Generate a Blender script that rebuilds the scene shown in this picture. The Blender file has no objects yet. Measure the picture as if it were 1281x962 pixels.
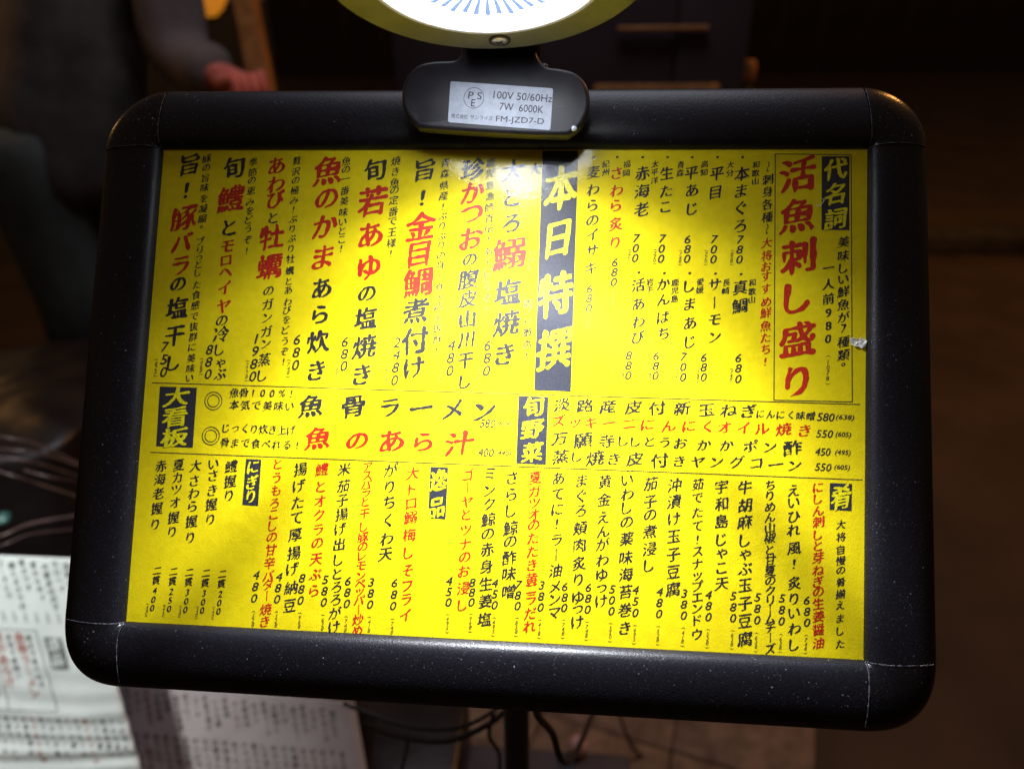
import bpy, bmesh, math, random
import numpy as np
from mathutils import Vector, Matrix, noise
from mathutils.geometry import delaunay_2d_cdt

scene = bpy.context.scene
COL = scene.collection
R = math.radians
random.seed(7)
TAU = R(33)                      # the board leans back by 33 degrees
ORIGIN = Vector((0, 0, 1.05))    # centre of the menu window
MB = Matrix.Translation(ORIGIN) @ Matrix.Rotation(R(90) - TAU, 4, 'X')   # board space -> world

# ------------------------------------------------------------------ camera
cam_d = bpy.data.cameras.new('camera')
cam = bpy.data.objects.new('camera', cam_d)
COL.objects.link(cam)
CAMROT = [[0.9963665, 0.0342506, -0.0779789], [0.0282141, -0.9966133, -0.0772393], [-0.0803603, 0.0747585, -0.9939584]]     # rows: right, down, forward in board space
rt, dn, fw = [Vector(r) for r in CAMROT]
m3 = Matrix((rt, -dn, -fw)).transposed()
cam.matrix_world = MB @ (Matrix.Translation(Vector((0.044694, -0.028177, 0.408803))) @ m3.to_4x4())
cam_d.sensor_width = 36.0
cam_d.lens = 920.0 / 1281.0 * 36.0
cam_d.clip_start = 0.02
cam_d.clip_end = 120.0
cam_d.dof.use_dof = True
cam_d.dof.focus_distance = 0.412
cam_d.dof.aperture_fstop = 4.2
cam_d.dof.aperture_blades = 0
scene.camera = cam

# ------------------------------------------------------------------ exposure, world
scene.view_settings.view_transform = 'Standard'
scene.view_settings.look = 'None'
scene.view_settings.exposure = 0.0
scene.view_settings.gamma = 1.0
world = bpy.data.worlds.new('World')
scene.world = world
world.use_nodes = True
bg = world.node_tree.nodes['Background']
bg.inputs[0].default_value = (1.0, 0.60, 0.32, 1)
bg.inputs[1].default_value = 0.058

# ------------------------------------------------------------------ lights
def light(name, kind, loc, target, energy, color, size=0.1, spot=None, blend=0.3):
    d = bpy.data.lights.new(name, kind)
    d.energy = energy
    d.color = color
    if kind == 'AREA':
        d.size = size
    else:
        d.shadow_soft_size = size
    if kind == 'SPOT':
        d.spot_size = spot
        d.spot_blend = blend
    o = bpy.data.objects.new(name, d)
    COL.objects.link(o)
    o.location = loc
    o.rotation_euler = (Vector(target) - Vector(loc)).to_track_quat('-Z', 'Y').to_euler()
    return o

# warm lights behind the board, a cool one above it, a neighbouring lamp
light('street_lamp_light', 'POINT', (2.1, 2.2, 3.0), (0, 0, 0), 88, (1.0, 0.42, 0.10), 0.08)  # unseen warm light added for the ground behind and the frame glints
light('lantern_light', 'POINT', (-1.7, 1.3, 1.45), (0, 0, 0), 2.2, (1.0, 0.50, 0.16), 0.05)
light('shop_window_light', 'AREA', (0.0, 0.70, 2.6), (0, 0.1, 1.1), 10, (0.80, 0.82, 1.0), 0.9)  # unseen area light added to give the top rail its highlight
light('neighbour_lamp_light', 'SPOT', (-0.80, 0.02, 1.22), (-0.78, 0.22, 0.52), 23, (0.93, 1.0, 0.97), 0.05, R(66), 0.8)

# the LED module inside the clip lamp: an angular profile shaped to cast the sheet's bright cone and dark arcs
LAMP_C = Vector((0.00297, 0.17271, 0.10889))
LAMP_R = 0.0741
LAMP_N = Vector((math.sin(0.0373), -math.cos(0.0698), -math.sin(0.0698))).normalized()
ang = [8, 14, 18, 22, 26, 30, 32, 33.3, 34.5, 35.6, 36.8, 40, 45, 50, 54, 57, 59, 61, 63.5, 66, 70, 80, 90]
cd = [1000, 990, 980, 960, 940, 910, 860, 480, 330, 480, 930, 800, 400, 185, 130, 112, 90, 42, 20, 9, 5, 3, 2]
led = light('led_light', 'POINT', (0, 0, 0), (0, 0, -1), 25.0, (0.90, 0.94, 1.0), 0.019)
led.matrix_world = MB @ Matrix.Translation(LAMP_C + LAMP_N * 0.006) @ LAMP_N.to_track_quat('-Z', 'Y').to_matrix().to_4x4()
led.data.use_nodes = True
lt = led.data.node_tree
geo = lt.nodes.new('ShaderNodeNewGeometry')
dot = lt.nodes.new('ShaderNodeVectorMath'); dot.operation = 'DOT_PRODUCT'
dot.inputs[1].default_value = (MB.to_3x3() @ LAMP_N)
lt.links.new(geo.outputs['Incoming'], dot.inputs[0])
ac = lt.nodes.new('ShaderNodeMath'); ac.operation = 'ARCCOSINE'; ac.use_clamp = False
neg = lt.nodes.new('ShaderNodeMath'); neg.operation = 'MULTIPLY'; neg.inputs[1].default_value = 1.0
lt.links.new(dot.outputs['Value'], neg.inputs[0]); lt.links.new(neg.outputs[0], ac.inputs[0])
dv = lt.nodes.new('ShaderNodeMath'); dv.operation = 'DIVIDE'; dv.inputs[1].default_value = R(100)
lt.links.new(ac.outputs[0], dv.inputs[0])
ramp = lt.nodes.new('ShaderNodeValToRGB')
el = ramp.color_ramp.elements
el[0].position = 0.0; el[0].color = (1, 1, 1, 1)
el[1].position = 1.0; el[1].color = (0, 0, 0, 1)
for a_, c_ in zip(ang, cd):
    if 0 < a_ <= 90:
        e_ = el.new(a_ / 100); q_ = c_ / 1000; e_.color = (q_, q_, q_, 1)
lt.links.new(dv.outputs[0], ramp.inputs[0])
lt.links.new(ramp.outputs[0], lt.nodes['Emission'].inputs['Strength'])

# ------------------------------------------------------------------ materials
def mat(name, color, rough=0.5, metal=0.0, spec=0.5, coat=0.0, coat_rough=0.05, emit=None, estr=0.0):
    m = bpy.data.materials.new(name)
    m.use_nodes = True
    b = m.node_tree.nodes['Principled BSDF']
    b.inputs['Base Color'].default_value = (*color, 1)
    b.inputs['Roughness'].default_value = rough
    b.inputs['Metallic'].default_value = metal
    b.inputs['Specular IOR Level'].default_value = spec
    b.inputs['Coat Weight'].default_value = coat
    b.inputs['Coat Roughness'].default_value = coat_rough
    if emit:
        b.inputs['Emission Color'].default_value = (*emit, 1)
        b.inputs['Emission Strength'].default_value = estr
    return m

def nn(m, t, **kw):
    n = m.node_tree.nodes.new(t)
    for k, v in kw.items():
        setattr(n, k, v)
    return n

def lk(m, a, b):
    m.node_tree.links.new(a, b)

def mottled(m, c1, c2, scale, bump=0.0, bscale=None, detail=4, rough=None, bdist=0.001):
    b = m.node_tree.nodes['Principled BSDF']
    tc = nn(m, 'ShaderNodeTexCoord')
    n1 = nn(m, 'ShaderNodeTexNoise')
    n1.inputs['Scale'].default_value = scale
    n1.inputs['Detail'].default_value = detail
    lk(m, tc.outputs['Object'], n1.inputs['Vector'])
    cr = nn(m, 'ShaderNodeValToRGB')
    cr.color_ramp.elements[0].position = 0.35
    cr.color_ramp.elements[1].position = 0.65
    cr.color_ramp.elements[0].color = (*c1, 1)
    cr.color_ramp.elements[1].color = (*c2, 1)
    lk(m, n1.outputs['Fac'], cr.inputs['Fac'])
    lk(m, cr.outputs['Color'], b.inputs['Base Color'])
    if bump:
        n2 = nn(m, 'ShaderNodeTexNoise')
        n2.inputs['Scale'].default_value = bscale or scale * 3
        n2.inputs['Detail'].default_value = 3
        lk(m, tc.outputs['Object'], n2.inputs['Vector'])
        bp = nn(m, 'ShaderNodeBump')
        bp.inputs['Strength'].default_value = bump
        bp.inputs['Distance'].default_value = bdist
        lk(m, n2.outputs['Fac'], bp.inputs['Height'])
        lk(m, bp.outputs['Normal'], b.inputs['Normal'])
    if rough:
        mr = nn(m, 'ShaderNodeMapRange')
        mr.inputs['To Min'].default_value = rough[0]
        mr.inputs['To Max'].default_value = rough[1]
        lk(m, n1.outputs['Fac'], mr.inputs['Value'])
        lk(m, mr.outputs['Result'], b.inputs['Roughness'])
    return cr

def dusty(name, base, dust, rough, amount=0.5, scale=620, fibre=True, film=0.0):
    """black plastic with grain, scattered dust specks and short fibres"""
    m = mat(name, base, rough)
    b = m.node_tree.nodes['Principled BSDF']
    tc = nn(m, 'ShaderNodeTexCoord')
    def specks(sc, thr, keep):
        v = nn(m, 'ShaderNodeTexVoronoi')
        v.inputs['Scale'].default_value = sc
        lk(m, tc.outputs['Object'], v.inputs['Vector'])
        lt1 = nn(m, 'ShaderNodeMath', operation='LESS_THAN')
        lt1.inputs[1].default_value = thr
        lk(m, v.outputs['Distance'], lt1.inputs[0])
        sp = nn(m, 'ShaderNodeSeparateColor')
        lk(m, v.outputs['Color'], sp.inputs[0])
        g = nn(m, 'ShaderNodeMath', operation='GREATER_THAN')
        g.inputs[1].default_value = 1 - keep
        lk(m, sp.outputs[0], g.inputs[0])
        mu = nn(m, 'ShaderNodeMath', operation='MULTIPLY')
        lk(m, lt1.outputs[0], mu.inputs[0]); lk(m, g.outputs[0], mu.inputs[1])
        mu2 = nn(m, 'ShaderNodeMath', operation='MULTIPLY')
        lk(m, mu.outputs[0], mu2.inputs[0]); lk(m, sp.outputs[1], mu2.inputs[1])
        return mu2.outputs[0]
    a = specks(scale, 0.30, 0.05 * amount)
    c = specks(scale * 1.9, 0.42, 0.20 * amount)
    ad = nn(m, 'ShaderNodeMath', operation='MULTIPLY_ADD')
    ad.inputs[1].default_value = 0.30
    lk(m, c, ad.inputs[0]); lk(m, a, ad.inputs[2])
    # patchy density
    pn = nn(m, 'ShaderNodeTexNoise'); pn.inputs['Scale'].default_value = 22; pn.inputs['Detail'].default_value = 3
    lk(m, tc.outputs['Object'], pn.inputs['Vector'])
    pr = nn(m, 'ShaderNodeMapRange'); pr.inputs['From Min'].default_value = 0.35; pr.inputs['From Max'].default_value = 0.7
    pr.inputs['To Min'].default_value = 0.25
    lk(m, pn.outputs['Fac'], pr.inputs['Value'])
    mu = nn(m, 'ShaderNodeMath', operation='MULTIPLY')
    lk(m, ad.outputs[0], mu.inputs[0]); lk(m, pr.outputs['Result'], mu.inputs[1])
    mx = nn(m, 'ShaderNodeMix', data_type='RGBA')
    mx.inputs['A'].default_value = (*base, 1)
    mx.inputs['B'].default_value = (*dust, 1)
    lk(m, mu.outputs[0], mx.inputs['Factor'])
    # thin smeared film of dust
    fn = nn(m, 'ShaderNodeTexNoise'); fn.inputs['Scale'].default_value = 1100; fn.inputs['Detail'].default_value = 4
    lk(m, tc.outputs['Object'], fn.inputs['Vector'])
    fr = nn(m, 'ShaderNodeMapRange'); fr.inputs['From Min'].default_value = 0.45; fr.inputs['From Max'].default_value = 0.9
    fr.inputs['To Max'].default_value = film
    lk(m, fn.outputs['Fac'], fr.inputs['Value'])
    mx2 = nn(m, 'ShaderNodeMix', data_type='RGBA')
    mx2.inputs['B'].default_value = (*dust, 1)
    lk(m, fr.outputs['Result'], mx2.inputs['Factor'])
    lk(m, mx.outputs['Result'], mx2.inputs['A'])
    lk(m, mx2.outputs['Result'], b.inputs['Base Color'])
    # leather-like grain
    gn = nn(m, 'ShaderNodeTexNoise'); gn.inputs['Scale'].default_value = 900; gn.inputs['Detail'].default_value = 2
    lk(m, tc.outputs['Object'], gn.inputs['Vector'])
    bp = nn(m, 'ShaderNodeBump'); bp.inputs['Strength'].default_value = 0.40; bp.inputs['Distance'].default_value = 0.0003
    b.inputs['Specular IOR Level'].default_value = 0.38
    lk(m, gn.outputs['Fac'], bp.inputs['Height']); lk(m, bp.outputs['Normal'], b.inputs['Normal'])
    return m

M_RAIL = dusty('black_rail_plastic', (0.0045, 0.0042, 0.0070), (0.26, 0.26, 0.34), 0.40, 0.34, 700, film=0.035)
M_CORNER = dusty('black_corner_plastic', (0.0055, 0.0055, 0.008), (0.40, 0.40, 0.46), 0.27, 0.40, 560, film=0.03)
M_WEAR = mat('scuffed_plastic_edge', (0.20, 0.20, 0.23), 0.5)
mottled(M_WEAR, (0.004, 0.004, 0.006), (0.11, 0.11, 0.13), 420)
M_BACK = mat('board_backing', (0.015, 0.015, 0.016), 0.7)
mottled(M_BACK, (0.012, 0.012, 0.013), (0.02, 0.02, 0.021), 60)
M_SHEET = mat('yellow_paper', (0.80, 0.70, 0.0), 0.75, spec=0.2)

mottled(M_SHEET, (0.79, 0.635, 0.0015), (0.85, 0.690, 0.003), 210, 0.22, 900, detail=8, bdist=0.0005)
_b = M_SHEET.node_tree.nodes['Principled BSDF']
_n = nn(M_SHEET, 'ShaderNodeTexNoise'); _n.inputs['Scale'].default_value = 20; _n.inputs['Detail'].default_value = 3; _n.inputs['Distortion'].default_value = 0.8
_t = nn(M_SHEET, 'ShaderNodeTexCoord'); lk(M_SHEET, _t.outputs['Object'], _n.inputs['Vector'])
_p = nn(M_SHEET, 'ShaderNodeBump'); _p.inputs['Strength'].default_value = 0.5; _p.inputs['Distance'].default_value = 0.0018
lk(M_SHEET, _n.outputs['Fac'], _p.inputs['Height'])
_q = [q for q in M_SHEET.node_tree.nodes if q.type == 'BUMP' and q != _p][0]
lk(M_SHEET, _p.outputs['Normal'], _q.inputs['Normal'])
def ink(name, c):
    m = mat(name, c, 0.55, spec=0.35)
    mottled(m, tuple(q * 0.8 for q in c), tuple(q * 1.25 + 0.002 for q in c), 900, 0.2, 1400, bdist=0.0003)
    return m
M_INK = ink('black_ink', (0.022, 0.021, 0.022))
M_RED = ink('red_ink', (0.50, 0.022, 0.006))
M_PANEL = ink('black_ink_block', (0.026, 0.027, 0.040))
M_PALE = ink('unprinted_yellow', (0.78, 0.69, 0.004))
M_BLACK = mat('black_lamp_plastic', (0.012, 0.011, 0.015), 0.42)
mottled(M_BLACK, (0.010, 0.009, 0.013), (0.016, 0.014, 0.02), 90, 0.25, 1200, bdist=0.0003, rough=(0.36, 0.5))
M_FACE = mat('grey_lamp_face', (0.26, 0.26, 0.25), 0.55)
mottled(M_FACE, (0.17, 0.165, 0.165), (0.21, 0.205, 0.20), 60, 0.15, 900, bdist=0.0003)
M_RING = mat('milky_lens_ring', (0.62, 0.62, 0.68), 0.4, emit=(0.80, 0.80, 1.0), estr=0.12)
mottled(M_RING, (0.58, 0.58, 0.64), (0.66, 0.66, 0.72), 80)
M_LENS = mat('lit_led_lens', (0.8, 0.8, 0.8), 0.3, emit=(0.92, 0.97, 1.0), estr=13.0)
M_RIB = mat('blue_tinted_lens_rib', (0.3, 0.4, 0.8), 0.3, emit=(0.24, 0.42, 1.0), estr=0.85)
M_RIB2 = mat('bright_lens_rib', (0.8, 0.8, 0.8), 0.3, emit=(0.93, 0.97, 1.0), estr=16.0)
M_BRASS = mat('pale_brass', (0.80, 0.66, 0.45), 0.28, metal=1.0)
mottled(M_BRASS, (0.74, 0.60, 0.40), (0.85, 0.72, 0.52), 400)
M_BRASSD = mat('screw_recess', (0.05, 0.035, 0.02), 0.5, metal=0.6)
M_LABEL = mat('silver_label', (0.62, 0.66, 0.76), 0.45)
mottled(M_LABEL, (0.30, 0.33, 0.40), (0.37, 0.40, 0.48), 240, 0.1, 900, bdist=0.0002)
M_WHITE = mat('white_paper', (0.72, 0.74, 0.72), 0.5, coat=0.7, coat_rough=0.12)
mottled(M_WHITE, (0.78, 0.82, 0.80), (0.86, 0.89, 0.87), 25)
M_WHITE2 = mat('dull_white_paper', (0.60, 0.50, 0.50), 0.6, coat=0.2, coat_rough=0.2)  # second card's dimness and mauve cast are put into its colours
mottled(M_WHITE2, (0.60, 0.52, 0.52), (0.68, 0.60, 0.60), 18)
M_CINK = mat('card_ink', (0.16, 0.17, 0.17), 0.5)
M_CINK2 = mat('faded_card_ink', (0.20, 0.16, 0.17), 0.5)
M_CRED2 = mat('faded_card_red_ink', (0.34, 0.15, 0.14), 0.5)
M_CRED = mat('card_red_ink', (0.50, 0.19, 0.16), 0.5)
M_TAPE = mat('torn_white_tape', (0.75, 0.75, 0.68), 0.5)
mottled(M_TAPE, (0.45, 0.45, 0.36), (0.85, 0.85, 0.80), 420, 0.6, 700, bdist=0.0008)
M_CABLE = mat('black_cable', (0.012, 0.011, 0.012), 0.45)
mottled(M_CABLE, (0.010, 0.009, 0.010), (0.016, 0.014, 0.014), 90)

# clear cover: transparent film with a fresnel reflection
M_COVER = bpy.data.materials.new('clear_cover_film')
M_COVER.use_nodes = True
t = M_COVER.node_tree
for n in list(t.nodes):
    if n.type == 'BSDF_PRINCIPLED':
        t.nodes.remove(n)
o_ = t.nodes['Material Output']
tr = t.nodes.new('ShaderNodeBsdfTransparent')
tr.inputs[0].default_value = (0.985, 0.985, 0.98, 1)
gl = t.nodes.new('ShaderNodeBsdfGlossy'); gl.inputs['Roughness'].default_value = 0.045
gl2 = t.nodes.new('ShaderNodeBsdfGlossy'); gl2.inputs['Roughness'].default_value = 0.25
mg = t.nodes.new('ShaderNodeMixShader'); mg.inputs[0].default_value = 0.35
lw_ = t.nodes.new('ShaderNodeLayerWeight'); lw_.inputs['Blend'].default_value = 0.5
pw_ = t.nodes.new('ShaderNodeMath'); pw_.operation = 'POWER'; pw_.inputs[1].default_value = 5.0
fr_ = t.nodes.new('ShaderNodeMath'); fr_.operation = 'MULTIPLY_ADD'; fr_.inputs[1].default_value = 0.90; fr_.inputs[2].default_value = 0.038
t.links.new(lw_.outputs['Facing'], pw_.inputs[0]); t.links.new(pw_.outputs[0], fr_.inputs[0])
mm_ = t.nodes.new('ShaderNodeMixShader')
tc_ = t.nodes.new('ShaderNodeTexCoord')
nz = t.nodes.new('ShaderNodeTexNoise'); nz.inputs['Scale'].default_value = 16; nz.inputs['Detail'].default_value = 1.5
nz2 = t.nodes.new('ShaderNodeTexNoise'); nz2.inputs['Scale'].default_value = 700; nz2.inputs['Detail'].default_value = 2
b1 = t.nodes.new('ShaderNodeBump'); b1.inputs['Strength'].default_value = 0.35; b1.inputs['Distance'].default_value = 0.004
b2 = t.nodes.new('ShaderNodeBump'); b2.inputs['Strength'].default_value = 0.20; b2.inputs['Distance'].default_value = 0.0003
L_ = t.links.new
L_(tc_.outputs['Object'], nz.inputs['Vector']); L_(tc_.outputs['Object'], nz2.inputs['Vector'])
L_(nz.outputs['Fac'], b1.inputs['Height']); L_(nz2.outputs['Fac'], b2.inputs['Height'])
L_(b1.outputs['Normal'], b2.inputs['Normal'])
L_(b2.outputs['Normal'], gl.inputs['Normal']); L_(b2.outputs['Normal'], gl2.inputs['Normal'])
L_(gl.outputs[0], mg.inputs[1]); L_(gl2.outputs[0], mg.inputs[2])
L_(fr_.outputs[0], mm_.inputs[0]); L_(tr.outputs[0], mm_.inputs[1]); L_(mg.outputs[0], mm_.inputs[2])
L_(mm_.outputs[0], o_.inputs['Surface'])

# ------------------------------------------------------------------ object helpers
def mesh(name, verts, faces, material, smooth=False):
    me = bpy.data.meshes.new(name)
    me.from_pydata([tuple(v) for v in verts], [], faces)
    if isinstance(material, (list, tuple)):
        for q in material:
            me.materials.append(q)
    else:
        me.materials.append(material)
    if smooth:
        me.polygons.foreach_set('use_smooth', [True] * len(me.polygons))
    me.update()
    return me

def obj(name, me, parent=None):
    o = bpy.data.objects.new(name, me)
    COL.objects.link(o)
    if parent:
        o.parent = parent
    return o

def part(name, verts, faces, material, parent=None, smooth=False):
    return obj(name, mesh(name, verts, faces, material, smooth), parent)

def thing(name, label, cat, matrix=None, group=None):
    o = bpy.data.objects.new(name, None)
    COL.objects.link(o)
    if matrix is not None:
        o.matrix_world = matrix
    o.empty_display_size = 0.05
    tag(o, label, cat, group)
    return o

def tag(o, label, cat, group=None):
    o['label'] = label
    o['category'] = cat
    if group:
        o['group'] = group
    return o

def at(v):
    return Matrix.Translation(Vector(v))

def box(cx, cy, cz, sx, sy, sz):
    v = [(cx + i * sx / 2, cy + j * sy / 2, cz + k * sz / 2) for k in (-1, 1) for j in (-1, 1) for i in (-1, 1)]
    f = [(0, 2, 3, 1), (4, 5, 7, 6), (0, 1, 5, 4), (2, 6, 7, 3), (0, 4, 6, 2), (1, 3, 7, 5)]
    return v, f

def bevel_mesh(verts, faces, material, width, seg=3, name='piece', smooth=True):
    bm = bmesh.new()
    vs = [bm.verts.new(v) for v in verts]
    for f in faces:
        bm.faces.new([vs[i] for i in f])
    bm.normal_update()
    bmesh.ops.recalc_face_normals(bm, faces=bm.faces)
    es = [e for e in bm.edges if len(e.link_faces) == 2 and e.calc_face_angle(0) > 0.6]
    bmesh.ops.bevel(bm, geom=es, offset=width, segments=seg, affect='EDGES', profile=0.5)
    me = bpy.data.meshes.new(name)
    bm.to_mesh(me)
    bm.free()
    me.materials.append(material)
    if smooth:
        me.polygons.foreach_set('use_smooth', [True] * len(me.polygons))
        try:
            me.set_sharp_from_angle(angle=R(50))
        except Exception:
            pass
    return me

def tube(points, radius, n=8, closed=False):
    pts = [Vector(p) for p in points]
    V, F = [], []
    rad = radius if isinstance(radius, (list, tuple)) else [radius] * len(pts)
    prev = None
    for i, p in enumerate(pts):
        if i == 0:
            d = pts[1] - p
        elif i == len(pts) - 1:
            d = p - pts[i - 1]
        else:
            d = pts[i + 1] - pts[i - 1]
        d.normalize()
        a = d.orthogonal().normalized() if prev is None else (prev - d * prev.dot(d)).normalized()
        prev = a
        b = d.cross(a)
        for k in range(n):
            th = 2 * math.pi * k / n
            V.append(p + (a * math.cos(th) + b * math.sin(th)) * rad[i])
    for i in range(len(pts) - 1):
        for k in range(n):
            F.append((i * n + k, i * n + (k + 1) % n, (i + 1) * n + (k + 1) % n, (i + 1) * n + k))
    F.append(tuple(range(n - 1, -1, -1)))
    F.append(tuple((len(pts) - 1) * n + k for k in range(n)))
    return V, F

def smooth_path(points, sub=6):
    P = [Vector(p) for p in points]
    out = []
    for i in range(len(P) - 1):
        p0 = P[max(i - 1, 0)]; p1 = P[i]; p2 = P[i + 1]; p3 = P[min(i + 2, len(P) - 1)]
        for k in range(sub):
            t = k / sub
            out.append(0.5 * ((2 * p1) + (p2 - p0) * t + (2 * p0 - 5 * p1 + 4 * p2 - p3) * t * t + (3 * p1 - p0 - 3 * p2 + p3) * t ** 3))
    out.append(P[-1])
    return out

def lathe(profile, n=64, cap=False):
    V, F = [], []
    for r, z in profile:
        for k in range(n):
            th = 2 * math.pi * k / n
            V.append((r * math.cos(th), r * math.sin(th), z))
    for i in range(len(profile) - 1):
        for k in range(n):
            F.append((i * n + k, i * n + (k + 1) % n, (i + 1) * n + (k + 1) % n, (i + 1) * n + k))
    if cap:
        F.append(tuple(range(n)))
        F.append(tuple((len(profile) - 1) * n + k for k in range(n - 1, -1, -1)))
    return V, F

# ------------------------------------------------------------------ brush lettering
_gc = {}
def raw_loops(text):
    c = bpy.data.curves.new('glyph', 'FONT')
    c.body = text
    c.size = 1.0
    c.resolution_u = 3
    o = bpy.data.objects.new('glyph', c)
    COL.objects.link(o)
    dg = bpy.context.evaluated_depsgraph_get()
    e = o.evaluated_get(dg)
    me = e.to_mesh()
    vs = [(v.co.x, v.co.y) for v in me.vertices]
    cnt = {}
    for p in me.polygons:
        vi = list(p.vertices)
        for i in range(len(vi)):
            a, b = vi[i], vi[(i + 1) % len(vi)]
            k = (min(a, b), max(a, b))
            cnt.setdefault(k, []).append((a, b))
    nxt = {}
    for k, l in cnt.items():
        if len(l) == 1:
            nxt.setdefault(l[0][0], []).append(l[0][1])
    e.to_mesh_clear()
    bpy.data.objects.remove(o)
    bpy.data.curves.remove(c)
    loops = []
    while nxt:
        s = next(iter(nxt))
        loop = [s]
        cur = s
        while True:
            l = nxt.get(cur)
            if not l:
                break
            n_ = l.pop()
            if not l:
                del nxt[cur]
            if n_ == s:
                break
            loop.append(n_)
            cur = n_
        if len(loop) > 2:
            loops.append([vs[i] for i in loop])
    return loops

def brush_ends(l):
    """turn the square stroke ends into slanted entries, pressed stops and pointed sweeps"""
    P = [Vector(p) for p in l]
    n = len(P)
    out = [p.copy() for p in P]
    for i in range(n):
        a, b = P[i], P[(i + 1) % n]
        p, q = P[i - 1], P[(i + 2) % n]
        e = b - a
        L0 = e.length
        if not (0.035 < L0 < 0.11):
            continue
        e1 = (a - p); e2 = (q - b)
        if e1.length < 1e-6 or e2.length < 1e-6:
            continue
        e1.normalize(); e2.normalize(); d = e / L0
        if e1.x * d.y - e1.y * d.x < 0.6 or d.x * e2.y - d.y * e2.x < 0.6:
            continue
        o = Vector((d.y, -d.x))                 # outward direction of the stroke end
        ia, ib = i, (i + 1) % n
        if o.y < -0.35 and o.x < 0.35:          # downward or down-left sweep: pointed
            out[ia] = a + e * 0.30 + o * 0.035
            out[ib] = b - e * 0.38 + o * 0.015
        elif o.y < -0.35:                        # down-right: heavy press
            out[ia] = a - e * 0.25 + o * 0.02
            out[ib] = b + e * 0.10 - o * 0.03
        elif o.y > 0.35:                         # top of a stroke: slanted entry
            out[ia] = a - o * 0.030 + Vector((0.010, 0))
            out[ib] = b + o * 0.020 + Vector((-0.014, 0.004))
        elif o.x > 0:                            # right end of a horizontal: pressed stop
            out[ia] = a + Vector((0.010, -0.020))
            out[ib] = b + Vector((-0.022, 0.014))
        else:                                    # left end: thin slanted start
            out[ia] = a + Vector((0.006, 0.014))
            out[ib] = b + Vector((0.030, 0.010))
    return [(p.x, p.y) for p in out]

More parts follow.
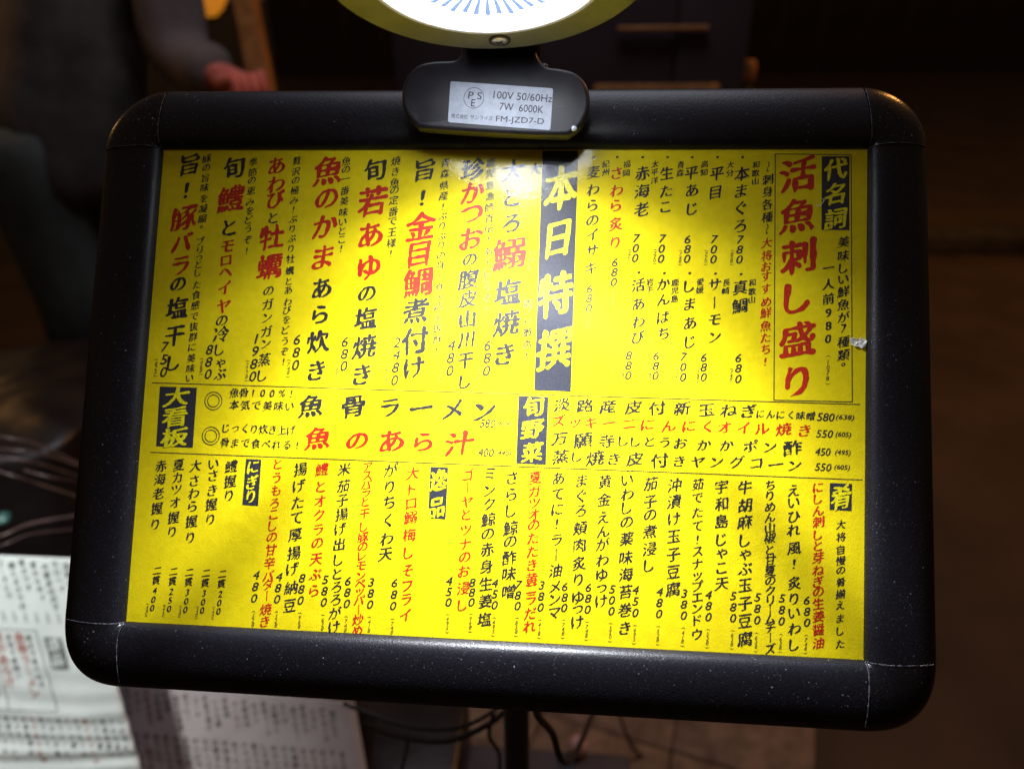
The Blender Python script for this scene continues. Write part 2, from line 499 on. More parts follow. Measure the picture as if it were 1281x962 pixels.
def glyph(text, weight=0, vertical=False, fine=False, latin=False):
    """outline of one character (or word), reshaped like a brush stroke; returns 2D verts + triangles, em = 1"""
    key = (text, weight, vertical, fine, latin)
    if key in _gc:
        return _gc[key]
    loops = raw_loops(text)
    rot = vertical and text in 'ー〜()~'
    out = []
    xs = [p[0] for l in loops for p in l]
    ys = [p[1] for l in loops for p in l]
    cx, cy = (min(xs) + max(xs)) / 2, (min(ys) + max(ys)) / 2
    if len(text) == 1 and not latin and ord(text) > 0x3000 and text not in 'ー。〜':
        cy = 0.60 * cy + 0.40 * 0.38
    step = 0.030 if fine else 0.055
    seed = sum(ord(q) for q in text) * 0.37
    amp = 0.0 if weight < 0 else (0.010 if weight == 2 else 0.020 if fine else 0.016)
    for l in loops:
        if weight >= 0:
            l = brush_ends(l)
        pts = []
        n = len(l)
        for i in range(n):
            a = Vector(l[i]); b = Vector(l[(i + 1) % n])
            d = (b - a).length
            k = max(1, int(round(d / step)))
            for j in range(k):
                pts.append(a.lerp(b, j / k))
        if weight >= 0:
            # drop crowded points, round the corners
            q = [pts[0]]
            for p in pts[1:]:
                if (p - q[-1]).length > step * 0.45:
                    q.append(p)
            pts = q if len(q) > 3 else pts
        n = len(pts)
        area = sum(pts[i].x * pts[(i + 1) % n].y - pts[(i + 1) % n].x * pts[i].y for i in range(n))
        new = []
        for i in range(n):
            p = pts[i]; a = pts[i - 1]; b = pts[(i + 1) % n]
            t_ = (b - a)
            if t_.length < 1e-9:
                new.append(p.copy()); continue
            t_.normalize()
            nrm = Vector((t_.y, -t_.x))        # outward of solid (interior to the left of each edge)
            if weight >= 0:
                d = 0.009 + 0.016 * nrm.x * nrm.x - 0.009 * nrm.y * nrm.y
                diag = max(0.0, nrm.x * 0.7 + nrm.y * 0.7) ** 2 + max(0.0, -nrm.x * 0.7 - nrm.y * 0.7) ** 2
                d += 0.006 * diag
                d += amp * noise.noise(Vector((p.x * 5.0 + seed, p.y * 5.0 + seed * 0.7, seed))) * 2.0
                d += {0: 0.0, 1: 0.010, 2: 0.010, 3: 0.004}.get(weight, 0)
            else:
                d = 0.012 if weight == -1 else -0.006 if weight == -2 else (-0.018 if weight == -3 else 0.0)
            new.append(p + nrm * d)
        if weight >= 0:
            sm = []
            for i in range(n):
                a = new[i - 1]; b = new[(i + 1) % n]
                sm.append(new[i] * 0.5 + (a + b) * 0.25)
            new = sm
        fin = []
        for p in new:
            x, y = p.x - cx, p.y - cy
            if rot:
                x, y = y * 0.8, -x
            if weight >= 0:
                # raised right shoulder and a slight bend, as in semi-cursive writing
                y2 = y + 0.115 * x + 0.035 * math.sin(x * 3.1)
                x2 = x + 0.05 * y + 0.02 * math.sin(y * 4.0 + seed)
                x, y = x2, y2
            elif weight in (-1, -2):
                x = x + 0.22 * y
            fin.append(Vector((x, y, 0)))
        out.append(fin)
    verts = [(p.x, p.y) for l in out for p in l]
    flat = [Vector((p[0], p[1])) for p in verts]
    edges, k0 = [], 0
    for l in out:
        m_ = len(l)
        edges += [(k0 + i, k0 + (i + 1) % m_) for i in range(m_)]
        k0 += m_
    cv, ce, cf, _a, _b, _c = delaunay_2d_cdt(flat, edges, [], 0, 1e-6)
    verts = [(p.x, p.y) for p in cv]
    tris = [tuple(f_) for f_ in cf if len(f_) == 3]
    if tris:
        # keep the triangles that lie inside the outline (non-zero winding rule)
        vv = np.array(verts)
        cen = vv[np.array(tris)].mean(axis=1)
        A_ = np.concatenate([np.array([(p.x, p.y) for p in l]) for l in out])
        B_ = np.concatenate([np.roll(np.array([(p.x, p.y) for p in l]), -1, axis=0) for l in out])
        py = cen[:, 1][:, None]; px = cen[:, 0][:, None]
        up = (A_[:, 1] <= py) & (B_[:, 1] > py)
        dw = (A_[:, 1] > py) & (B_[:, 1] <= py)
        side = (B_[:, 0] - A_[:, 0]) * (py - A_[:, 1]) - (px - A_[:, 0]) * (B_[:, 1] - A_[:, 1])
        wn = (up & (side > 0)).sum(axis=1) - (dw & (side < 0)).sum(axis=1)
        tris = [t_ for t_, w_ in zip(tris, wn) if w_ != 0]
    # make all triangles face +z
    res = []
    for a, b, c in tris:
        A, B, C_ = verts[a], verts[b], verts[c]
        cr = (B[0] - A[0]) * (C_[1] - A[1]) - (B[1] - A[1]) * (C_[0] - A[0])
        res.append((a, b, c) if cr > 0 else (a, c, b))
    _gc[key] = (verts, res)
    return _gc[key]

def lettering(name, chars, z, material, parent, weight=0, vertical=True, fmap=None):
    """chars: (character, x, y, width, height) in metres on the sheet"""
    V, F = [], []
    for ch, x, y, w, h in chars:
        g = glyph(ch, weight, vertical, fine=(w > 0.009))
        b = len(V)
        for (gx, gy) in g[0]:
            p = (x + gx * w, y + gy * h, z)
            V.append(fmap(p) if fmap else p)
        F += [tuple(b + i for i in f) for f in g[1]]
    return part(name, V, F, material, parent)

LINES = [
 ('dish_name','R','活魚刺し盛り',[166.8,166.8,166.9,166.9,166.9,167.0],[123.7,100.7,77.6,54.6,31.9,8.9],[20.38,20.25,20.12,19.99,19.86,19.73],1,1,0),
 ('menu_note','K','美味しい鮮魚が7種類。',[191.1,191.1,191.1,191.1,191.1,191.1,191.1,191.1,191.1,191.1,191.1],[86.0,78.3,71.5,65.3,58.4,51.3,44.4,38.2,30.9,23.7,18.5],6.68,1,0,0),
 ('menu_note','K','一人前980',[183.1,183.1,183.1,183.1,183.1,183.1],[71.4,62.4,54.3,46.5,39.4,32.3],6.7,1,0,0),
 ('tax_price','K','(1078)',[183.1,183.0,183.0,182.9,182.8,182.7],[22.7,19.7,16.7,13.8,10.8,7.8],3.64,1.0,-1,0),
 ('menu_note','K','〜刺身各種〜',[150.4,150.3,150.3,150.2,150.2,150.1],[128.0,120.7,113.9,106.6,99.4,92.8],6.43,1,0,0),
 ('menu_note','R','大将おすすめ鮮魚たち!',[150.0,150.0,150.0,149.9,149.9,149.9,149.9,149.9,149.8,149.8,149.8],[84.9,77.7,71.6,66.1,59.2,51.9,45.9,38.6,32.2,25.8,19.0],6.33,1,0,0),
 ('bullet','K','・',[136.4],[133.4],6.27,1.0,0,0),
 ('bullet','K','・',[122.7],[133.4],6.3,1.0,0,0),
 ('bullet','K','・',[108.7],[133.3],6.32,1.0,0,0),
 ('bullet','K','・',[95.1],[133.3],6.35,1.0,0,0),
 ('bullet','K','・',[81.2],[133.2],6.37,1.0,0,0),
 ('bullet','K','・',[66.9],[133.2],6.4,1.0,0,0),
 ('bullet','K','・',[53.8],[133.1],6.43,1.0,0,0),
 ('bullet','K','・',[136.3],[67.2],6.16,1.0,0,0),
 ('bullet','K','・',[122.4],[67.2],6.19,1.0,0,0),
 ('bullet','K','・',[108.4],[67.2],6.21,1.0,0,0),
 ('bullet','K','・',[94.5],[67.1],6.24,1.0,0,0),
 ('bullet','K','・',[80.4],[67.2],6.26,1.0,0,0),
 ('origin_note','K','和歌山',[143.8,143.7,143.6],[129.1,124.3,119.7],4.37,1,0,0),
 ('origin_note','K','大分',[129.8,129.6],[129.0,124.2],4.39,1,0,0),
 ('origin_note','K','高知',[115.6,115.4],[129.3,124.6],4.41,1,0,0),
 ('origin_note','K','青森',[102.4,102.2],[128.9,124.1],4.43,1,0,0),
 ('origin_note','K','太平洋',[88.2,88.1,88.1],[129.2,124.5,119.7],4.44,1,0,0),
 ('origin_note','K','福岡',[72.4,72.2],[129.1,123.9],4.47,1,0,0),
 ('origin_note','K','紀州',[60.7,60.6],[129.1,124.3],4.48,1,0,0),
 ('dish_name','K','本まぐろ',[136.1,135.9,135.8,135.6],[123.9,114.2,104.3,94.2],8.9,1,0,0),
 ('price','K','780',[135.7,135.5,135.4],[86.5,80.9,75.3],5.74,0.95,-1,0),
 ('tax_price','K','(858)',[131.4,131.3,131.2,131.1,131.0],[80.2,78.3,76.3,74.4,72.5],3.18,1.0,-1,0),
 ('dish_name','K','平目',[122.6,121.9],[123.8,113.2],8.51,1.0,0,0),
 ('price','K','700',[121.5,121.4,121.3],[86.5,80.8,75.2],5.77,0.95,-1,0),
 ('tax_price','K','(770)',[117.3,117.2,117.1,117.1,117.0],[80.0,78.1,76.1,74.2,72.3],3.19,1.0,-1,0),
 ('dish_name','K','平あじ',[108.5,108.9,109.3],[124.1,114.3,103.7],8.31,1,0,0),
 ('price','K','680',[107.1,107.0,106.9],[86.3,80.8,75.3],5.79,0.95,-1,0),
 ('tax_price','K','(748)',[103.2,103.2,103.1,103.0,102.9],[79.8,77.9,75.9,74.0,72.1],3.21,1.0,-1,0),
 ('dish_name','K','生たこ',[94.9,94.7,94.5],[124.0,113.8,104.6],8.12,1,0,0),
 ('price','K','700',[93.1,92.8,92.6],[86.5,80.8,75.1],5.82,0.95,-1,0),
 ('tax_price','K','(770)',[89.3,89.2,89.1,89.0,89.0],[80.0,78.1,76.2,74.3,72.3],3.22,1.0,-1,0),
 ('dish_name','K','赤海老',[81.3,81.2,81.2],[124.0,113.7,103.1],8.83,1,0,0),
 ('price','K','700',[78.7,78.5,78.3],[86.5,80.9,75.3],5.84,0.95,-1,0),
 ('tax_price','K','(770)',[75.1,75.0,74.9,74.8,74.8],[79.8,78.0,76.2,74.4,72.6],3.23,1.0,-1,0),
 ('dish_name','R','さわら炙り',[66.9,67.0,67.0,67.0,67.1],[123.9,113.9,105.3,94.6,84.0],8.17,1,0,0),
 ('price','K','680',[67.2,67.0,66.8],[72.7,67.1,61.5],5.84,0.95,-1,0),
 ('tax_price','K','(748)',[66.5,66.4,66.4,66.3,66.2],[55.7,53.8,52.0,50.2,48.4],3.22,1.0,-1,0),
 ('dish_name','K','麦わらのイサキ',[53.8,53.8,53.9,53.9,53.9,54.0,54.0],[124.3,114.3,105.3,96.5,88.3,79.1,69.3],7.95,1,0,0),
 ('price','K','680',[53.4,53.4,53.3],[57.5,52.0,46.6],5.84,0.95,-1,0),
 ('tax_price','K','(748)',[53.1,53.0,53.0,52.9,52.8],[42.3,40.5,38.7,36.9,35.1],3.22,1.0,-1,0),
 ('dish_name','K','真鯛',[136.0,135.8],[59.7,49.4],8.77,1.0,0,0),
 ('origin_note','K','和歌山',[142.4,142.3,142.3],[62.5,57.5,53.0],4.29,1,0,0),
 ('price','K','680',[135.5,135.5,135.5],[20.6,14.9,9.1],5.64,0.95,-1,0),
 ('tax_price','K','(748)',[131.9,131.8,131.7,131.6,131.6],[14.3,12.6,10.8,9.0,7.3],3.12,1.0,-1,0),
 ('origin_note','K','長崎',[128.4,128.2],[62.3,57.7],4.31,1,0,0),
 ('dish_name','K','サーモン',[121.9,122.1,122.4,122.6],[61.0,51.0,41.5,31.9],7.91,1,0,0),
 ('price','K','680',[116.9,116.9,116.9],[20.4,15.0,9.5],5.67,0.95,-1,0),
 ('tax_price','K','(748)',[114.0,113.9,113.8,113.8,113.7],[14.3,12.5,10.7,9.0,7.2],3.14,1.0,-1,0),
 ('origin_note','K','愛媛',[114.3,114.1],[62.4,57.9],4.33,1,0,0),
 ('dish_name','K','しまあじ',[108.4,108.7,109.0,109.3],[60.0,50.0,39.3,28.9],8.15,1,0,0),
 ('price','K','700',[105.9,105.8,105.8],[20.5,14.9,9.2],5.69,0.95,-1,0),
 ('tax_price','K','(770)',[102.6,102.5,102.5,102.4,102.3],[14.0,12.2,10.4,8.7,6.9],3.15,1.0,-1,0),
 ('origin_note','K','鹿児島',[100.5,100.5,100.4],[61.8,57.4,52.7],4.35,1,0,0),
 ('dish_name','K','かんばち',[94.2,94.3,94.4,94.5],[60.9,52.1,42.4,33.2],7.75,1,0,0),
 ('price','K','680',[91.0,90.9,90.8],[20.6,15.1,9.7],5.71,0.95,-1,0),
 ('tax_price','K','(748)',[87.9,87.8,87.8,87.7,87.6],[14.0,12.4,10.7,9.0,7.4],3.16,1.0,-1,0),
 ('origin_note','K','岩手',[86.7,86.5],[61.9,57.8],4.37,1,0,0),
 ('dish_name','K','活あわび',[80.4,80.5,80.7,80.7],[60.0,49.4,39.4,30.9],8.0,1,0,0),
 ('price','K','880',[76.1,76.0,76.0],[20.5,14.9,9.4],5.74,0.95,-1,0),
 ('tax_price','K','(968)',[73.1,73.1,73.0,72.9,72.8],[14.1,12.4,10.7,9.1,7.4],3.18,1.0,-1,0),
 ('menu_note','K','鹿児島漁師直伝!あてにどうぞ。',[-4.9,-4.9,-4.8,-4.8,-4.7,-4.7,-4.6,-4.6,-4.5,-4.5,-4.4,-4.4,-4.3,-4.3,-4.2],[129.6,123.5,116.3,109.9,103.4,97.0,91.0,84.8,77.9,72.4,66.4,62.3,56.8,51.1,45.2],5.53,1,0,0),
 ('dish_name','K','大とろ',[7.8,8.2,8.1],[125.0,109.5,94.4],[14.39,12.94,12.89],1.0,1,0),
 ('dish_name','R','鰯',[7.5],[76.9],19.24,1.0,1,0),
 ('dish_name','K','塩焼き',[7.5,7.3,6.8],[54.7,37.1,19.5],[15.48,15.41,13.98],1.0,1,0),
 ('price','K','680',[-2.7,-2.8,-2.9],[24.3,17.1,9.9],7.91,1.0,-1,0),
 ('tax_price','K','(748)',[-7.5,-7.5,-7.6,-7.6,-7.6],[12.0,9.8,7.7,5.5,3.4],3.25,1.0,-1,0),
 ('menu_note','K','いわし',[20.4,20.2,20.0],[77.5,73.3,69.2],4.1,1.0,0,0),
 ('menu_note','K','大!',[20.5,19.7],[126.0,115.2],[8.32,5.07],1.0,0,0),
 ('menu_note','K','脂ノリ最高!',[19.3,19.3,19.3,19.3,19.2,19.2],[48.6,43.9,38.1,32.2,25.3,19.0],5.64,1,0,0),
 ('dish_name','K','珍',[-14.8],[125.9],14.02,1.0,1,0),
 ('dish_name','R','かつお',[-14.7,-15.0,-14.4],[112.2,99.7,85.3],14.84,1.0,1,0),
 ('dish_name','K','の腹皮山川干し',[-14.9,-15.1,-15.0,-14.8,-15.1,-15.0,-14.8],[73.1,61.8,50.7,39.0,27.2,15.5,3.4],[9.21,11.94,10.53,10.95,10.01,9.98,9.04],1.0,1,0),
 ('price','K','480',[-23.3,-23.5,-23.6],[23.8,16.6,9.4],7.96,1.0,-1,0),
 ('tax_price','K','(528)',[-28.8,-28.9,-28.9,-28.9,-28.9],[10.5,8.2,5.9,3.7,1.4],3.27,1.0,-1,0),
 ('menu_note','K','青森県産!ぶりぶりの身!食べ応え抜群!',[-31.4,-31.4,-31.4,-31.5,-31.5,-31.5,-31.5,-31.6,-31.6,-31.6,-31.6,-31.7,-31.7,-31.7,-31.8,-31.8,-31.8,-31.8,-31.9],[129.5,123.0,116.1,110.0,103.6,98.0,92.4,86.3,81.2,75.1,69.6,63.5,56.8,51.2,46.0,39.4,33.5,26.8,20.5],5.56,1,0,0),
 ('dish_name','K','旨!',[-43.1,-43.6],[125.4,108.8],[13.66,12.66],1.0,1,0),
 ('dish_name','R','金目鯛',[-44.1,-44.1,-44.2],[92.2,75.9,59.3],[17.74,16.74,17.59],1.0,1,0),
 ('dish_name','K','煮付け',[-44.7,-44.3,-44.4],[43.0,26.1,10.5],[15.21,16.05,13.7],1.0,1,0),
 ('price','K','2480',[-54.4,-54.6,-54.8,-55.0],[24.7,17.5,10.3,3.1],7.57,1.0,-1,0),
 ('tax_price','K','(2728)',[-60.0,-60.0,-60.0,-60.0,-60.0,-59.9],[12.4,10.1,7.8,5.5,3.3,1.0],3.3,1.0,-1,0),
 ('menu_note','K','焼き魚の定番で王様!',[-60.3,-60.3,-60.4,-60.4,-60.5,-60.5,-60.6,-60.6,-60.7,-60.7],[130.4,124.2,117.5,113.1,107.2,100.5,94.9,88.4,82.0,75.9],5.88,1,0,0),
 ('dish_name','K','旬',[-72.6],[125.2],13.77,1.0,1,0),
 ('dish_name','R','若あゆ',[-73.3,-73.2,-73.0],[106.5,86.7,67.7],[17.96,16.45,15.9],1.0,1,0),
 ('dish_name','K','の塩焼き',[-73.6,-73.5,-73.5,-74.3],[52.4,38.1,21.8,5.7],[11.65,13.46,14.32,13.35],1.0,1,0),
 ('price','K','680',[-84.8,-84.8,-84.8],[24.3,17.3,10.4],7.64,1.0,-1,0),
 ('tax_price','K','(748)',[-88.9,-88.9,-88.9,-88.9,-88.9],[12.6,10.4,8.2,6.0,3.8],3.33,1.0,-1,0),
 ('menu_note','K','魚の一番美味いとこ!',[-89.6,-89.7,-89.7,-89.7,-89.8,-89.8,-89.9,-89.9,-89.9,-90.0],[130.2,125.2,119.7,112.6,106.4,99.8,94.1,88.9,83.7,78.5],5.69,1,0,0),
 ('dish_name','R','魚のかま',[-100.0,-100.3,-100.2,-100.5],[124.7,107.9,91.6,73.3],[18.19,15.25,16.13,16.05],1.0,1,0),
 ('dish_name','K','あら炊き',[-100.3,-100.2,-100.6,-100.8],[55.1,39.9,24.0,7.4],[13.16,12.63,13.51,12.99],1.0,1,0),
 ('price','K','680',[-113.0,-113.1,-113.1],[24.9,17.5,10.2],7.7,1.0,-1,0),
 ('tax_price','K','(748)',[-117.3,-117.3,-117.2,-117.2,-117.2],[12.7,10.4,8.1,5.8,3.5],3.36,1.0,-1,0),
 ('menu_note','K','贅沢の極み!ぶりぶり牡蠣とあわびをどうぞ!',[-119.3,-119.4,-119.4,-119.5,-119.5,-119.6,-119.6,-119.7,-119.7,-119.8,-119.8,-119.9,-119.9,-120.0,-120.0,-120.1,-120.1,-120.2,-120.2,-120.3,-120.3],[130.4,123.9,118.6,112.6,106.6,101.2,95.4,89.7,84.0,77.9,71.8,64.9,58.8,53.6,46.7,41.9,36.3,30.3,23.9,17.9,12.0],5.46,1,0,0),
 ('dish_name','R','あわび',[-131.4,-131.2,-130.8],[127.4,116.3,107.2],11.56,1.0,1,0),
 ('dish_name','K','と',[-131.4],[96.2],8.15,1.0,0,0),
 ('dish_name','R','牡蠣',[-131.9,-132.2],[84.7,67.2],[15.29,15.7],1.0,1,0),
 ('dish_name','K','のガンガン蒸し',[-131.8,-131.6,-131.5,-131.4,-131.4,-131.8,-132.4],[52.9,45.0,37.3,29.2,22.1,12.8,3.7],[7.11,7.56,7.08,7.53,7.05,7.97,7.95],1.0,0,0),
 ('price','K','1980',[-137.3,-137.5,-137.8,-138.0],[24.8,17.5,10.2,3.0],7.75,1.0,-1,0),
 ('tax_price','K','(2178)',[-141.9,-141.8,-141.8,-141.7,-141.7,-141.7],[11.6,9.4,7.2,5.0,2.8,0.5],3.38,1.0,-1,0),
 ('menu_note','K','季節の恵みをどうぞ!',[-145.7,-145.8,-145.9,-145.9,-146.0,-146.0,-146.1,-146.2,-146.2,-146.3],[129.5,123.2,118.4,112.2,105.4,100.2,94.8,89.4,83.0,76.3],5.54,1,0,0),
 ('dish_name','K','旬',[-157.4],[126.1],13.63,1.0,1,0),
 ('dish_name','R','鱧',[-157.9],[107.4],16.47,1.0,1,0),
 ('dish_name','K','と',[-157.6],[90.1],11.57,1.0,1,0),
 ('dish_name','R','モロヘイヤ',[-158.1,-158.4,-158.2,-158.5,-158.3],[79.0,70.5,63.5,54.2,43.5],[9.13,8.15,8.62,9.08,9.53],1.0,1,0),
 ('dish_name','K','の冷しゃぶ',[-158.7,-158.4,-158.8,-157.8,-157.7],[35.0,27.1,18.0,10.3,3.8],[8.08,9.96,8.04,7.55,8.01],1.0,0,0),
 ('price','K','880',[-164.8,-164.8,-164.7],[17.8,10.7,3.6],7.57,1.0,-1,0),
 ('tax_price','K','(968)',[-169.2,-169.2,-169.2,-169.2,-169.1],[12.3,10.1,7.9,5.7,3.5],3.41,1.0,-1,0),
 ('menu_note','K','豚の旨味を凝縮。プリっとした食感で抜群に美味い',[-174.2,-174.2,-174.3,-174.4,-174.5,-174.5,-174.6,-174.7,-174.8,-174.8,-174.9,-174.9,-175.0,-175.1,-175.1,-175.2,-175.3,-175.3,-175.4,-175.5,-175.6,-175.6,-175.7],[131.4,126.0,119.7,113.9,107.3,101.1,95.3,90.3,81.7,76.4,71.9,67.8,62.9,55.8,49.8,43.6,37.1,31.1,25.0,19.0,12.6,6.6,1.0],5.54,1,0,0),
 ('dish_name','K','旨!',[-184.5,-185.4],[128.0,112.2],[13.74,13.2],1.0,1,0),
 ('dish_name','R','豚バラ',[-185.6,-185.9,-186.1],[95.6,80.8,66.8],[16.06,13.57,13.52],1.0,1,0),
 ('dish_name','K','の塩干し',[-186.6,-186.1,-186.3,-186.0],[56.0,41.8,25.5,9.6],[10.6,13.44,12.9,10.47],1.0,1,0),
 ('price','K','750',[-191.9,-191.8,-191.6],[18.8,11.4,4.1],7.87,1.0,-1,0),
 ('tax_price','K','(825)',[-196.7,-196.6,-196.6,-196.5,-196.5],[11.2,8.8,6.5,4.1,1.8],3.43,1.0,-1,0),
 ('note_mark','K','◎',[-160.6],[-11.8],14.09,1.0,-3,0),
 ('note_mark','K','◎',[-160.8],[-31.9],14.01,1.0,-3,0),
 ('menu_note','K','魚骨100%!',[-148.4,-142.8,-137.2,-131.5,-125.9,-120.3,-114.7],[-6.8,-6.7,-6.6,-6.5,-6.5,-6.4,-6.3],6.06,1.0,0,1),
 ('menu_note','K','本気で美味い',[-148.2,-141.6,-134.9,-128.3,-121.7,-115.2],[-13.7,-13.7,-13.7,-13.6,-13.6,-13.6],6.05,1.0,0,1),
 ('menu_note','K','じっくり炊き上げ',[-152.0,-146.5,-140.9,-135.4,-129.9,-124.5,-119.0,-113.5],[-27.2,-27.2,-27.2,-27.2,-27.2,-27.2,-27.2,-27.2],5.8,1.0,0,1),
 ('menu_note','K','骨まで食べれる!',[-152.3,-146.2,-140.0,-133.9,-127.8,-121.7,-115.6,-109.5],[-35.4,-35.4,-35.4,-35.4,-35.5,-35.5,-35.5,-35.5],5.78,1.0,0,1),
 ('dish_name','K','魚骨ラーメン',[-102.5,-78.2,-57.4,-39.4,-21.1,-3.3],[-12.8,-12.4,-12.7,-12.1,-12.3,-12.7],[15.23,15.13,14.13,15.41,14.43,14.8],0.88,1,1),
 ('dish_name','R','魚のあら汁',[-97.5,-75.0,-55.2,-36.9,-16.5],[-30.9,-31.8,-31.2,-30.9,-31.1],[15.6,14.12,16.31,14.42,17.02],0.85,1,1),
 ('dish_name','K','淡路産皮付新玉ねぎ',[39.6,52.8,65.2,79.1,92.1,105.6,118.6,130.7,141.4],[-8.0,-8.0,-8.1,-8.0,-8.1,-7.9,-8.4,-8.1,-8.2],9.61,0.82,0,1),
 ('menu_note','K','にんにく味噌',[147.5,152.8,158.1,163.4,168.7,174.0],[-9.6,-9.7,-9.8,-9.8,-9.9,-10.0],5.13,1.0,0,1),
 ('dish_name','R','ズッキーニにんにくオイル焼き',[38.2,47.3,56.0,65.8,76.9,87.0,98.4,109.5,119.2,128.4,138.4,148.3,159.8,170.8],[-16.8,-17.7,-17.4,-17.1,-17.3,-17.3,-17.7,-17.4,-17.4,-17.5,-17.6,-17.5,-17.5,-17.8],8.68,0.85,0,1),
 ('dish_name','K','万願寺ししとうおかかポン酢',[38.9,52.1,64.8,74.2,80.8,88.5,96.6,105.1,117.7,129.7,142.4,152.7,164.6],[-26.7,-27.1,-27.1,-26.7,-26.9,-26.6,-26.8,-26.9,-27.3,-27.2,-27.2,-27.3,-27.4],[9.27,10.55,9.19,7.86,7.84,7.83,7.81,8.22,8.19,8.16,8.56,8.53,10.2],0.83,0,1),
 ('dish_name','K','蒸し焼き皮付きヤングコーン',[40.0,49.0,58.9,69.1,80.5,93.9,104.4,114.3,124.6,135.3,145.3,155.6,165.8],[-36.6,-36.3,-36.7,-36.8,-36.3,-36.7,-36.7,-36.7,-36.3,-36.0,-36.4,-36.6,-36.7],[9.68,7.9,10.5,8.72,9.56,9.96,8.2,8.61,8.58,8.55,8.53,9.35,8.47],0.83,0,1),
 ('dish_name','K','大将自慢の肴揃えました',[189.8,189.8,189.7,189.7,189.7,189.6,189.6,189.6,189.5,189.5,189.5],[-67.1,-73.7,-80.4,-86.1,-91.1,-97.3,-103.4,-109.2,-116.1,-122.6,-129.2],5.29,1.0,0,0),
 ('dish_name','R','にしん刺しと芽ねぎの生姜醤油',[178.0,178.0,178.0,178.1,178.1,178.1,178.1,178.2,178.2,178.2,178.3,178.3,178.3,178.3],[-48.0,-54.0,-60.3,-66.3,-73.0,-78.8,-85.0,-91.6,-97.5,-102.8,-109.0,-115.5,-122.4,-129.4],6.57,1.0,0,0),
 ('price','K','680',[172.4,172.5,172.5],[-107.6,-113.4,-119.1],5.38,0.95,-1,0),
 ('tax_price','K','(748)',[172.1,172.0,171.9,171.8,171.7],[-125.8,-128.1,-130.4,-132.6,-134.9],2.97,1.0,-1,0),
 ('dish_name','K','えいひれ風!炙りいわし',[165.3,165.4,165.5,165.5,165.6,165.7,165.8,165.8,165.9,166.0,166.0],[-50.1,-56.5,-64.0,-71.0,-80.6,-88.9,-98.9,-107.1,-114.5,-122.6,-130.9],7.43,1.0,0,0),
 ('price','K','580',[159.6,159.5,159.4],[-107.2,-113.2,-119.1],5.4,0.95,-1,0),
 ('tax_price','K','(638)',[159.1,159.0,158.9,158.8,158.7],[-126.0,-128.3,-130.6,-132.9,-135.1],2.98,1.0,-1,0),
 ('dish_name','K','ちりめん山椒と甘夏のクリームチーズ',[152.8,152.8,152.9,152.9,153.0,153.0,153.1,153.2,153.2,153.3,153.3,153.4,153.4,153.5,153.5,153.6,153.6],[-47.8,-53.4,-59.4,-64.9,-70.4,-75.8,-82.0,-87.4,-93.2,-98.3,-103.6,-108.6,-113.5,-118.4,-123.0,-127.9,-133.6],6.28,1.0,0,0),
 ('price','K','580',[146.9,146.8,146.8],[-107.3,-113.2,-119.2],5.42,0.95,-1,0),
 ('tax_price','K','(638)',[146.4,146.3,146.2,146.2,146.1],[-126.1,-128.4,-130.7,-133.0,-135.3],2.99,1.0,-1,0),
 ('dish_name','K','牛胡麻しゃぶ玉子豆腐',[139.7,139.8,139.9,140.0,140.0,140.1,140.2,140.3,140.3,140.4],[-49.5,-59.1,-67.9,-77.6,-85.0,-92.6,-101.3,-110.9,-120.0,-129.4],8.2,1.0,0,0),
 ('price','K','580',[134.2,134.2,134.2],[-107.3,-113.1,-118.8],5.44,0.95,-1,0),
 ('tax_price','K','(638)',[133.9,133.8,133.7,133.6,133.6],[-125.5,-127.8,-130.1,-132.4,-134.7],3.0,1.0,-1,0),
 ('dish_name','K','宇和島じゃこ天',[127.2,127.4,127.5,127.6,127.7,127.8,128.0],[-49.6,-58.8,-68.1,-77.8,-84.9,-92.8,-101.1],7.84,1.0,0,0),
 ('price','K','480',[121.2,121.3,121.3],[-107.3,-113.1,-118.9],5.46,0.95,-1,0),
 ('tax_price','K','(528)',[121.0,121.0,120.9,120.8,120.7],[-125.6,-127.9,-130.2,-132.5,-134.8],3.01,1.0,-1,0),
 ('dish_name','K','茹でたて!スナップエンドウ',[114.6,114.6,114.7,114.8,114.9,115.0,115.0,115.1,115.2,115.2,115.3,115.4,115.4],[-48.8,-56.1,-63.8,-71.2,-78.3,-84.6,-91.3,-97.6,-103.0,-108.9,-114.7,-120.9,-128.3],6.7,1.0,0,0),
 ('price','K','380',[108.4,108.3,108.3],[-107.2,-113.0,-118.8],5.49,0.95,-1,0),
 ('tax_price','K','(418)',[108.0,108.0,107.9,107.8,107.8],[-125.5,-127.8,-130.1,-132.4,-134.7],3.02,1.0,-1,0),
 ('dish_name','K','沖漬け玉子豆腐',[102.2,102.2,102.2,102.2,102.2,102.3,102.3],[-49.8,-58.6,-67.9,-77.2,-86.9,-96.1,-105.3],8.11,1.0,0,0),
 ('price','K','480',[95.4,95.3,95.2],[-106.9,-112.8,-118.6],5.51,0.95,-1,0),
 ('tax_price','K','(528)',[94.9,94.8,94.8,94.7,94.7],[-125.4,-127.7,-130.1,-132.4,-134.7],3.04,1.0,-1,0),
 ('dish_name','K','茄子の煮浸し',[89.3,89.3,89.3,89.4,89.4,89.4],[-49.4,-59.2,-66.3,-75.2,-84.5,-93.3],7.94,1.0,0,0),
 ('price','K','450',[82.5,82.6,82.6],[-106.7,-112.7,-118.7],5.53,0.95,-1,0),
 ('tax_price','K','(495)',[82.4,82.3,82.3,82.2,82.1],[-125.6,-127.9,-130.2,-132.6,-134.9],3.05,1.0,-1,0),
